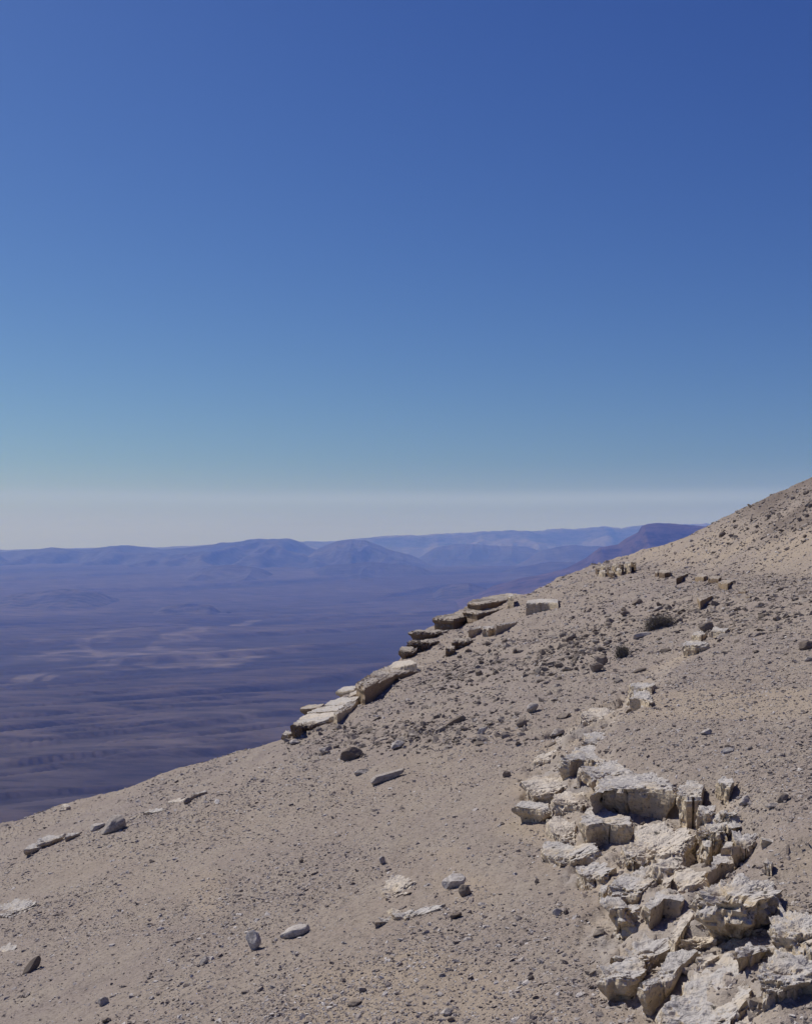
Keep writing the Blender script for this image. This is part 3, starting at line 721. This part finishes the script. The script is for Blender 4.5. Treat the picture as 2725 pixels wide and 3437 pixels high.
L([(1662, 2103), (1700, 2098), (1736, 2090), (1730, 2085), (1668, 2097)], 0.15, "long narrow tan block at the end of the short ledge behind the rubble", mat=M_ROCK, strata=0)
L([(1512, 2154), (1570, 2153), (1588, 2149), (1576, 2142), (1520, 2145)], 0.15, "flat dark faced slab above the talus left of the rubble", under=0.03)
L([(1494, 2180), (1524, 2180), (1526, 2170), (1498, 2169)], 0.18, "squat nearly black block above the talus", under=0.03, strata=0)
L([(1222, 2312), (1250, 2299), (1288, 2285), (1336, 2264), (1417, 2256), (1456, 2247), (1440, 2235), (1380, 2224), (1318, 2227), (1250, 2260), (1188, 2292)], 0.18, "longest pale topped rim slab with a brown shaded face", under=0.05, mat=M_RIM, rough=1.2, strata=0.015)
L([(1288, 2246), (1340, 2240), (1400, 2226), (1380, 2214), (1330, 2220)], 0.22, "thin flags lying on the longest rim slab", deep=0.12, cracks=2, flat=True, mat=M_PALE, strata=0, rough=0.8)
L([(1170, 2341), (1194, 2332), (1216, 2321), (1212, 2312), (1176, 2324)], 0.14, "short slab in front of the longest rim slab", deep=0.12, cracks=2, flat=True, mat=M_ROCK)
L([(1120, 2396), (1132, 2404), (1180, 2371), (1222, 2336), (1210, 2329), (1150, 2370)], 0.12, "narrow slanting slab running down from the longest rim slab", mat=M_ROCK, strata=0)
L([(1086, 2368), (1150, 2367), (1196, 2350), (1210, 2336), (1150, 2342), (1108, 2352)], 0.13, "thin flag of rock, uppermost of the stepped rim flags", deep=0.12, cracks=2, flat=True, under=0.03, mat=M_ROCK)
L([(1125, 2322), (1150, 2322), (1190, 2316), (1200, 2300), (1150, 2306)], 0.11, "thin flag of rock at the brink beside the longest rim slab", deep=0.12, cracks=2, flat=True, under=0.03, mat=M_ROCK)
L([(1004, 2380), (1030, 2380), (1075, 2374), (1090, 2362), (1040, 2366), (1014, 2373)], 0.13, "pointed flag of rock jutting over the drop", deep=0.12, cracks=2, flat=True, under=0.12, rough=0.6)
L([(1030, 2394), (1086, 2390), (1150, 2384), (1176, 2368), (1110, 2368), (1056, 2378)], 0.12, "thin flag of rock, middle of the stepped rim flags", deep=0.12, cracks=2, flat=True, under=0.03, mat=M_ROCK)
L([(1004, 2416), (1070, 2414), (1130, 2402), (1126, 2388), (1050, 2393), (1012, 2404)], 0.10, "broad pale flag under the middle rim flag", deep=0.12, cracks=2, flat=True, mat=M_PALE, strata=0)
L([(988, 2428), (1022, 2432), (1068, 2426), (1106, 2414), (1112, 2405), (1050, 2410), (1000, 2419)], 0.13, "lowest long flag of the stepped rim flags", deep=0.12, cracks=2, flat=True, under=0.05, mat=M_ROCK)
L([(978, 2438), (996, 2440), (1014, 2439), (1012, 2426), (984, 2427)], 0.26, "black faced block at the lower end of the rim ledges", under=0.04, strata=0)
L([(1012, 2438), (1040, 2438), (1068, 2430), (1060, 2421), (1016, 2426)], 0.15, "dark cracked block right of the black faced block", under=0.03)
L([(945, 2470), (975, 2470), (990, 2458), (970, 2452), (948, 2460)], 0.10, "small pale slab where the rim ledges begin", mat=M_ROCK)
LED = "low ledges on the left slope"
B([(120, 2836), (170, 2824), (214, 2808), (220, 2798), (160, 2806), (122, 2822)], 0.10, "long low ledge with a curved shaded face on the left slope", group=LED, under=0.04)
B([(82, 2856), (112, 2850), (140, 2842), (132, 2832), (92, 2840)], 0.11, "dark ended low ledge nearest the left border", group=LED, under=0.05)
B([(218, 2812), (245, 2804), (268, 2800), (258, 2792), (226, 2798)], 0.07, "small curled ledge tip above the long low ledge", group=LED, under=0.03)
B([(560, 2694), (610, 2692), (640, 2684), (626, 2676), (580, 2684)], 0.05, "thin pale ledge ending in a dark stone on the left slope", group=LED, mat=M_PALE)
B([(640, 2676), (668, 2666), (700, 2656), (690, 2650), (655, 2660)], 0.08, "thin dark edged slab right of the small dark stone", group=LED, under=0.03)
B([(480, 2732), (520, 2726), (560, 2718), (550, 2710), (500, 2718)], 0.04, "barely raised tan ledge on the left slope", group=LED)
B([(200, 2716), (222, 2714), (240, 2704), (215, 2700)], 0.07, "pale lip of rock right on the left skyline", group=LED, mat=M_PALE)
FLAT = "flush patches of bare rock"
B([(1282, 2990), (1296, 3020), (1330, 3018), (1390, 2994), (1388, 2950), (1350, 2934), (1296, 2962)], 0.022, "large flush patch of pale bare rock in the middle of the slope", name="rock_patch", group=FLAT, mat=M_PALE, rough=2.2, pits=0.012)
B([(1264, 3114), (1300, 3096), (1360, 3084), (1430, 3068), (1472, 3058), (1450, 3042), (1380, 3046), (1310, 3058)], 0.035, "crusted grey patch with a ragged dark lower edge below the large pale patch", name="rock_patch", group=FLAT, rough=2.4, pits=0.02)
B([(1156, 3190), (1168, 3206), (1186, 3192), (1192, 3170), (1170, 3168)], 0.015, "little flush pale patch on the lower slope", name="rock_patch", group=FLAT, mat=M_PALE)
B([(0, 3080), (40, 3086), (110, 3060), (120, 3030), (60, 3022), (0, 3040)], 0.02, "pale flaky patch at the left border", name="rock_patch", group=FLAT, rough=2.4, pits=0.015)
B([(-30, 3230), (30, 3226), (70, 3196), (40, 3180), (-30, 3196)], 0.02, "lower pale flaky patch at the left border", name="rock_patch", group=FLAT, rough=2.4, pits=0.015)

# ------------------------------------------------------------------ loose stones
import bmesh
def stone_mesh(name, seed, sub=2, facet=7):
    bm = bmesh.new()
    bmesh.ops.create_icosphere(bm, subdivisions=sub, radius=1.0)
    r = np.random.default_rng(seed)
    P = np.array([v.co[:] for v in bm.verts])
    nrm = r.normal(size=(facet, 3)); nrm /= np.linalg.norm(nrm, axis=1, keepdims=True)
    off = r.uniform(0.42, 0.85, facet)
    for n_, o_ in zip(nrm, off):                    # broken faces: cut the lump with planes
        dd = P @ n_ - o_
        P = P - np.maximum(dd, 0)[:, None] * n_[None, :]
    P = P * (1 + 0.10 * fbm3(P * 1.7 + seed, 3, seed)[:, None])
    for v, p in zip(bm.verts, P): v.co = p
    me = bpy.data.meshes.new(name)
    bm.to_mesh(me); bm.free()
    return me
def place_stone(px, py, w, hgt, depth=0.8, rz=0.0, roll=0.0, mat=None, me=None, name="stone", label=None, cat="stone", group=None, sink=0.3, seed=None, jit=True):
    """a loose stone w pixels wide and hgt pixels high whose foot stands at px, py"""
    p = hit(px, py)
    m = p[1] / FPX
    if me is None:
        me = stone_mesh(name, seed if seed is not None else int(px * 3 + py), 4 if w > 30 else 3)
        me.materials.append(mat or M_WHITE)
    o = bpy.data.objects.new(name, me)
    COL.objects.link(o)
    sx, sz = w * m / 1.5, hgt * m / 1.45
    o.scale = (sx, max(sx * depth, sz * 0.7), sz)
    o.rotation_euler = (random.uniform(-.1, .1) if jit else 0, -math.atan(TILT) * 0.8 + roll, rz)
    o.location = (p[0], p[1] + sx * depth * 0.3, p[2] + sz * (1 - sink) * 0.75)
    tag(o, label, cat, group)
    return o
LS = "loose stones on the open slope"
for a in [
    (1180, 2552, 62, 34, "flat dark stone casting the blackest shadow below the rim ledges", dict(mat=M_BROWN, sink=0.0)),
    (1092, 2524, 36, 20, "squat tan stone left of the blackest shadowed stone", {}),
    (1335, 2514, 40, 24, "white wedge of stone pointing up below the talus", dict(seed=41)),
    (1378, 2472, 42, 22, "dark jagged stone above the white wedge", dict(mat=M_BROWN)),
    (1528, 2432, 66, 20, "long dark splinter slanting up to a knob", dict(roll=-0.35, mat=M_BROWN, depth=0.4)),
    (1612, 2466, 50, 18, "slim grey splinter right of the long dark splinter", dict(roll=-0.5, depth=0.4)),
    (1300, 2620, 92, 34, "long grey slab stone lying across the open slope", dict(roll=-0.12, depth=0.5)),
    (1212, 2600, 40, 17, "small grey stone left of the long grey slab stone", {}),
    (1789, 2392, 36, 30, "faceted grey boulder on the slope left of the cream flags", {}),
    (1890, 2410, 44, 16, "thin brown stone tilted right of the faceted grey boulder", dict(roll=-0.3, mat=M_BROWN)),
    (1750, 2438, 30, 22, "chunky brown stone below the faceted grey boulder", dict(mat=M_BROWN)),
    (1866, 2474, 42, 20, "smooth cream oval stone at the left edge of the cream beds", {}),
    (1282, 2902, 24, 24, "small pale upright chip above the flush pale patch", dict(depth=0.5)),
    (1520, 2984, 66, 40, "pale boulder with a dark shadow right of the flush pale patch", dict(roll=-0.3, sink=0.1)),
    (1560, 3008, 34, 34, "dark crumbly clod just below the pale boulder", dict(mat=M_BROWN)),
    (985, 3146, 84, 34, "bright flat slab stone with a black shadow on the lower slope", dict(sink=0.05, depth=0.6, seed=77)),
    (848, 3190, 42, 56, "upright pale stone with a black shaded right side", dict(depth=0.6, sink=0.15, roll=0.2, seed=5)),
    (1530, 3084, 32, 22, "brown clod right of the crusted grey patch", dict(mat=M_BROWN)),
    (326, 2788, 42, 24, "small grey brown stone beside the wedge shaped stone on the left slope", {}),
    (384, 2792, 82, 44, "wedge shaped stone with a pointed right end on the left slope", dict(roll=-0.25, sink=0.1)),
    (630, 2698, 22, 20, "small dark stone between two thin ledges on the left slope", dict(mat=M_BROWN)),
    (100, 3264, 80, 26, "long dark stone near the left border", dict(roll=-0.65, depth=0.4, mat=M_BROWN)),
    (682, 3236, 40, 18, "thin tilted flake near the bright flat slab stone", dict(roll=-0.5, depth=0.4)),
    (346, 3376, 30, 26, "small pale stone with a dark right side near the bottom edge", {}),
    (356, 3432, 30, 16, "little brown stone at the bottom edge", dict(mat=M_BROWN)),
    (1190, 3374, 36, 16, "brown flat stone low in the middle of the slope", dict(mat=M_BROWN)),
    (1500, 3408, 32, 20, "pale angular chip low in the middle of the slope", {}),
    (1514, 3430, 20, 14, "small brown chip below the pale angular chip", dict(mat=M_BROWN)),
    (2704, 2180, 44, 34, "dark rounded boulder cut by the right border", dict(mat=M_BROWN)),
    (2716, 2220, 26, 18, "pale stone under the dark rounded boulder", {}),
    (1998, 2258, 42, 30, "large dark angular boulder at the foot of the talus", dict(mat=M_BROWN, sink=0.15)),
    (2020, 2234, 30, 34, "tall dark cubic boulder touching the large angular one", dict(mat=M_BROWN, sink=0.15)),
    (2146, 2256, 38, 12, "dark lens shaped stone below the small shrub", dict(mat=M_BROWN)),
    (2366, 2118, 44, 30, "dark three cornered boulder beside the flat dark block", dict(mat=M_BROWN)),
    (2098, 2067, 26, 18, "dome shaped dark boulder above the talus", dict(mat=M_BROWN)),
    (2210, 2036, 20, 16, "brown boulder perched above the large shrub", dict(mat=M_BROWN)),
    (2206, 2050, 30, 14, "pale oblong stone between the perched boulder and the large shrub", {}),
    (2276, 2090, 22, 14, "brown stone right of the large shrub", dict(mat=M_BROWN)),
    (2138, 2030, 30, 20, "dark ragged boulder on the bare slope above the talus", dict(mat=M_BROWN)),
    (2148, 2142, 60, 16, "pale flat slab stone with a bright rim below the large shrub", dict(depth=0.4)),
    (2370, 2466, 30, 20, "grey stone on the right gravel beyond the long low slab", {}),
    (2440, 2530, 34, 18, "pale pebble like stone far out on the right gravel", {}),
    (2444, 2520, 26, 22, "dark stone beside the pale one on the right gravel", dict(mat=M_BROWN)),
    (2505, 2700, 44, 26, "rounded grey stone on the gravel right of the pitted rocks", {}),
    (2625, 2690, 34, 26, "dark lumpy stone at the right edge of the gravel", dict(mat=M_BROWN)),
    (2590, 2712, 36, 16, "flat pale stone left of the dark lumpy stone", {}),
    (2286, 2806, 44, 20, "pale chip lying on the bright cream bed", dict(roll=-0.2)),
    (2310, 2780, 26, 22, "small tan stone under the squarish tan block", {}),
    (1870, 3074, 30, 22, "pale pointed stone on the slope left of the knobbly boulder", {}),
    (1900, 3070, 16, 14, "little brown stone right of the pale pointed stone", dict(mat=M_BROWN)),
    (1800, 2966, 14, 16, "tiny dark stone on bare soil left of the low broken bed", dict(mat=M_BROWN)),
    (1700, 2608, 22, 20, "brown stone on the slope left of the low cream slab", dict(mat=M_BROWN)),
    (1782, 3290, 18, 14, "tiny brown stone left of the tilted slab", dict(mat=M_BROWN)),
    (990, 2500, 30, 16, "grey rubble stone at the start of the talus", {}),
    (1010, 2895, 16, 14, "brown pebble sized stone on the open slope", dict(mat=M_BROWN)),
]:
    place_stone(a[0], a[1], a[2], a[3], label=a[4], group=LS, **a[5])

protos = {}
for kind, mt in (("tan", M_STONE), ("dark", M_BROWN)):
    protos[kind] = []
    for k in range(9):
        me = stone_mesh("stone", 200 + k + (50 if kind == "dark" else 0), 2, 8)
        me.materials.append(mt); protos[kind].append(me)
def in_poly(px, py, poly):
    c = False
    j = len(poly) - 1
    for i in range(len(poly)):
        (xi, yi), (xj, yj) = poly[i], poly[j]
        if (yi > py) != (yj > py) and px < (xj - xi) * (py - yi) / (yj - yi) + xi: c = not c
        j = i
    return c
def words(kd, w, smin, smax, asp, rz):
    size = "small" if w < smin + 0.25 * (smax - smin) else ("middling" if w < smin + 0.6 * (smax - smin) else "large")
    shape = "flat" if asp < 0.56 else ("chunky" if asp < 0.72 else "tall")
    return size + " " + shape + " " + ("brown" if kd == "dark" else "tan grey")
def field(poly, n, smin, smax, dark, what, group, name="stone"):
    xs = [p[0] for p in poly]; ys = [p[1] for p in poly]
    x0, x1, y0, y1 = min(xs), max(xs), min(ys), max(ys)
    k = 0
    made, objs = [], []
    while k < n:
        x, y = random.uniform(x0, x1), random.uniform(y0, y1)
        if not in_poly(x, y, poly): continue
        w = smin + (smax - smin) * random.random() ** 2.4
        kd = "dark" if random.random() < dark else "tan"
        asp = random.uniform(0.45, 0.85)
        col = ("left", "middle", "right")[min(2, int(3 * (x - x0) / (x1 - x0)))]
        row = ("upper", "central", "lower")[min(2, int(3 * (y - y0) / (y1 - y0)))]
        label = words(kd, w, smin, smax, asp, 0) + " stone, " + row + " " + col + " of " + what
        made.append((label, y, x)); objs.append(place_stone(x, y, w, w * asp, depth=random.uniform(0.6, 1.0), rz=random.uniform(0, 6.3), roll=random.uniform(-.3, .3),
                    me=random.choice(protos[kd]), name=name, label=label, group=group))
        k += 1
    ORD = ("highest", "second highest", "third highest", "fourth highest", "fifth highest", "sixth highest")
    NUM = ("", "", "two", "three", "four", "five", "six", "seven")
    for lab in sorted(set(q[0] for q in made)):
        ids = sorted((i for i, q in enumerate(made) if q[0] == lab), key=lambda i: made[i][1])
        if 1 < len(ids) < 8:
            for r_, i in enumerate(ids):
                objs[i]["label"] = lab + ", " + ("lowest" if r_ == len(ids) - 1 else ORD[r_]) + " of " + NUM[len(ids)]
field([(1560, 2185), (1640, 2140), (1760, 2150), (1700, 2240), (1560, 2330), (1420, 2390), (1440, 2330)], 52, 9, 26, 0.25, "the rim talus", "stones of the talus under the rim")
field([(1800, 2210), (1880, 2120), (2010, 2080), (2120, 2080), (2080, 2190), (1990, 2240), (1880, 2275), (1780, 2300)], 76, 10, 30, 0.25, "the dense rubble", "stones of the dense rubble")
field([(1850, 2080), (1990, 2030), (2190, 2040), (2150, 2110), (2000, 2090)], 34, 8, 20, 0.25, "the slope above rubble", "stones above the dense rubble")
field([(2400, 1800), (2560, 1712), (2720, 1645), (2724, 1800), (2600, 1830)], 46, 7, 20, 0.85, "the upper hillside", "dark stones on the upper hillside")
field([(1480, 2400), (1700, 2330), (1720, 2360), (1540, 2410), (1100, 2520), (1060, 2500)], 24, 10, 22, 0.3, "the rubble trail", "stones of the rubble trail")
field([(1900, 1990), (2100, 1960), (2120, 1980), (1950, 2030)], 16, 7, 13, 0.4, "the slope under the crest", "stones below the rocky crest")

# ------------------------------------------------------------------ dry shrubs
def twig_material():
    m, t, b = nodes("dry_twigs")
    pos = N(t, "ShaderNodeNewGeometry").outputs["Position"]
    t.links.new(mix(t, noise_n(t, pos, 9, 3), (0.14, 0.12, 0.10), (0.28, 0.245, 0.215)), b.inputs["Base Color"])
    return m
M_TWIG = twig_material()
def leaf_material():
    m, t, b = nodes("grey_leaves")
    pos = N(t, "ShaderNodeNewGeometry").outputs["Position"]
    t.links.new(mix(t, noise_n(t, pos, 14, 3), (0.14, 0.132, 0.11), (0.26, 0.245, 0.21)), b.inputs["Base Color"])
    return m
M_LEAF = leaf_material()
def shrub(px, py, wpx, hpx, label, n):
    p = hit(px, py); m = p[1] / FPX
    W_, H_ = wpx * m / 2, hpx * m
    root = bpy.data.objects.new("desert_shrub", None); COL.objects.link(root)
    root.location = p; root.rotation_euler = (0, -math.atan(TILT), 0)
    tag(root, label, "shrub")
    V_, F_, LV, LF = [], [], [], []
    for i in range(n):
        b0 = np.array([random.gauss(0, W_ * 0.45), random.gauss(0, W_ * 0.22), -0.01])
        ang = random.uniform(0, 6.28)
        e = b0 + np.array([math.cos(ang) * W_ * 0.45, math.sin(ang) * W_ * 0.3, H_ * random.uniform(0.45, 1.0) * (1 - min(0.7, (abs(b0[0]) / W_) ** 2 * 0.6))])
        pts = [b0, b0 * 0.5 + e * 0.5 + np.random.default_rng(i).normal(size=3) * H_ * 0.09, e]
        for s in range(2):
            a0, a1 = pts[s], pts[s + 1]
            r0, r1 = 0.006 * (1 - s * 0.4), 0.006 * (0.6 - s * 0.4)
            k = len(V_)
            for c_, rr in ((a0, r0), (a1, r1)):
                for q in range(3):
                    V_.append(c_ + np.array([math.cos(q * 2.09) * rr, math.sin(q * 2.09) * rr, 0]))
            F_ += [(k + q, k + (q + 1) % 3, k + 3 + (q + 1) % 3, k + 3 + q) for q in range(3)]
        for q in range(6):
            t_ = random.uniform(0.35, 1.0)
            c_ = b0 * (1 - t_) + e * t_ + np.array([random.gauss(0, .03), random.gauss(0, .03), random.gauss(0, .025)])
            d1 = np.array([random.gauss(0, 1), random.gauss(0, 1), random.gauss(0, 1)]); d1 /= np.linalg.norm(d1)
            d2 = np.cross(d1, (0.3, 0.5, 0.8)); d2 /= np.linalg.norm(d2) + 1e-6
            sz = random.uniform(0.007, 0.016)
            k = len(LV)
            LV += [c_ - d1 * sz, c_ + d2 * sz * 0.5, c_ + d1 * sz, c_ - d2 * sz * 0.5]
            LF.append((k, k + 1, k + 2, k + 3))
    mesh_obj("twigs", np.array(V_), F_, M_TWIG, parent=root)
    mesh_obj("foliage", np.array(LV), LF, M_LEAF, parent=root)
shrub(2212, 2104, 96, 44, "larger dry grey shrub spreading across the slope above the rubble", 420)
shrub(2092, 2206, 46, 40, "smaller dry grey shrub at the right end of the rubble", 220)

# ------------------------------------------------------------------ gravel
def scatter(n, seed):
    r = np.random.default_rng(seed)
    u = r.uniform(-0.62, 0.56, n)
    q = r.uniform(0, 1, n)
    y0, y1 = 3.2, 1.0
    lim = np.interp(u, UG, RG) + 0.25
    e = 0.55                                        # thins out with distance, where single grains no longer show
    y = (y0 ** -e + q * (lim ** -e - y0 ** -e)) ** (-1 / e)
    return u * y, y, r
def gravel(name, n, seed, rmin, rmax, pw_, mat, zone=None):
    x, y, r = scatter(n, seed)
    dens = 0.5 + 0.5 * fbm2(x * 0.7, y * 0.5, 4, seed + 3)
    dens = np.clip(dens + 0.25 * sstep(2, 5, x) , 0.1, 1)
    keep = r.uniform(0, 1, n) < dens
    x, y = x[keep], y[keep]
    if zone is None:
        ok = r.uniform(0, 1, len(x)) > 0.6 * bed_mask(x, y)
        x, y = x[ok], y[ok]
    z = full(x, y)
    a = np.maximum(rmin, (0.00034 if zone is None else 0.0006) * y)
    if zone is not None:
        sd_, fr_ = step_field(x, y, LOW)
        px_ = x / y * FPX + CX; py_ = HZ - z / y * FPX
        w_ = sstep(-0.25, 0.05, sd_) * sstep(1.5, 0.8, sd_) * (1 - sstep(0.8, 1.0, fr_)) * (0.8 if zone == 1 else 0)
        for cx_, cy_, rx_, ry_ in ((1950, 2180, 190, 110), (1600, 2270, 180, 110), (1300, 2450, 330, 60), (2560, 1760, 200, 90), (2400, 2050, 260, 90)) if zone == 2 else ():
            w_ = np.maximum(w_, np.exp(-((px_ - cx_ + 1.2 * (py_ - cy_)) / rx_) ** 2 - ((py_ - cy_) / ry_) ** 2))
        ok = r.uniform(0, 1, len(x)) < w_
        x, y, z, a = x[ok], y[ok], z[ok], a[ok]
    rad_ = a * (1 - r.uniform(0, 1, len(x)) * (1 - (a / (a * rmax / rmin)) ** pw_)) ** (-1 / pw_)
    me = bpy.data.meshes.new(name)
    me.vertices.add(len(x))
    me.vertices.foreach_set("co", np.stack([x, y, z - rad_ * 0.05], -1).astype(np.float32).ravel())
    at = me.attributes.new("rad", 'FLOAT', 'POINT'); at.data.foreach_set("value", rad_.astype(np.float32))
    o = bpy.data.objects.new(name, me); COL.objects.link(o)
    tag(o, kind="stuff")
    ng = bpy.data.node_groups.new("scatter_grains", 'GeometryNodeTree')
    ng.interface.new_socket("Geometry", in_out='INPUT', socket_type='NodeSocketGeometry')
    ng.interface.new_socket("Geometry", in_out='OUTPUT', socket_type='NodeSocketGeometry')
    gi = ng.nodes.new("NodeGroupInput"); go = ng.nodes.new("NodeGroupOutput")
    join = ng.nodes.new("GeometryNodeJoinGeometry")
    for k in range(8):
        ico = ng.nodes.new("GeometryNodeMeshIcoSphere"); ico.inputs["Radius"].default_value = 1.0; ico.inputs["Subdivisions"].default_value = 1 if k < 5 else 2
        sp = ng.nodes.new("GeometryNodeSetPosition")
        rv = ng.nodes.new("FunctionNodeRandomValue"); rv.data_type = 'FLOAT_VECTOR'
        rv.inputs[0].default_value = (-0.42,) * 3; rv.inputs[1].default_value = (0.42,) * 3
        rv.inputs["Seed"].default_value = seed + k
        ng.links.new(ico.outputs["Mesh"], sp.inputs["Geometry"]); ng.links.new(rv.outputs[0], sp.inputs["Offset"])
        sh = ng.nodes.new("GeometryNodeSetShadeSmooth"); sh.inputs["Shade Smooth"].default_value = False
        ng.links.new(sp.outputs[0], sh.inputs[0])
        sm = ng.nodes.new("GeometryNodeSetMaterial"); sm.inputs["Material"].default_value = mat
        ng.links.new(sh.outputs[0], sm.inputs["Geometry"])
        g2 = ng.nodes.new("GeometryNodeGeometryToInstance"); ng.links.new(sm.outputs[0], g2.inputs[0])
        ng.links.new(g2.outputs[0], join.inputs[0])
    iop = ng.nodes.new("GeometryNodeInstanceOnPoints"); iop.inputs["Pick Instance"].default_value = True
    rot = ng.nodes.new("FunctionNodeRandomValue"); rot.data_type = 'FLOAT_VECTOR'; rot.inputs[1].default_value = (0.6, 0.6, 6.283); rot.inputs[0].default_value = (-0.6, -0.6, 0)
    scl = ng.nodes.new("FunctionNodeRandomValue"); scl.data_type = 'FLOAT_VECTOR'; scl.inputs[0].default_value = (0.7, 0.6, 0.35); scl.inputs[1].default_value = (1.4, 1.2, 0.7); scl.inputs["Seed"].default_value = 4
    na = ng.nodes.new("GeometryNodeInputNamedAttribute"); na.data_type = 'FLOAT'; na.inputs["Name"].default_value = "rad"
    vm = ng.nodes.new("ShaderNodeVectorMath"); vm.operation = 'SCALE'
    ng.links.new(scl.outputs[0], vm.inputs[0]); ng.links.new(na.outputs[0], vm.inputs["Scale"])
    ng.links.new(gi.outputs[0], iop.inputs["Points"]); ng.links.new(join.outputs[0], iop.inputs["Instance"])
    ng.links.new(rot.outputs[0], iop.inputs["Rotation"]); ng.links.new(vm.outputs[0], iop.inputs["Scale"])
    ng.links.new(iop.outputs[0], go.inputs[0])
    md = o.modifiers.new("scatter", 'NODES'); md.node_group = ng
gravel("gravel", 620000, 900, 0.0045, 0.030, 2.25, M_GRAVEL)
gravel("rubble", 60000, 300, 0.013, 0.07, 2.0, M_RUBBLE, zone=1)
gravel("talus_rubble", 330000, 500, 0.020, 0.10, 2.1, M_TALUS, zone=2)
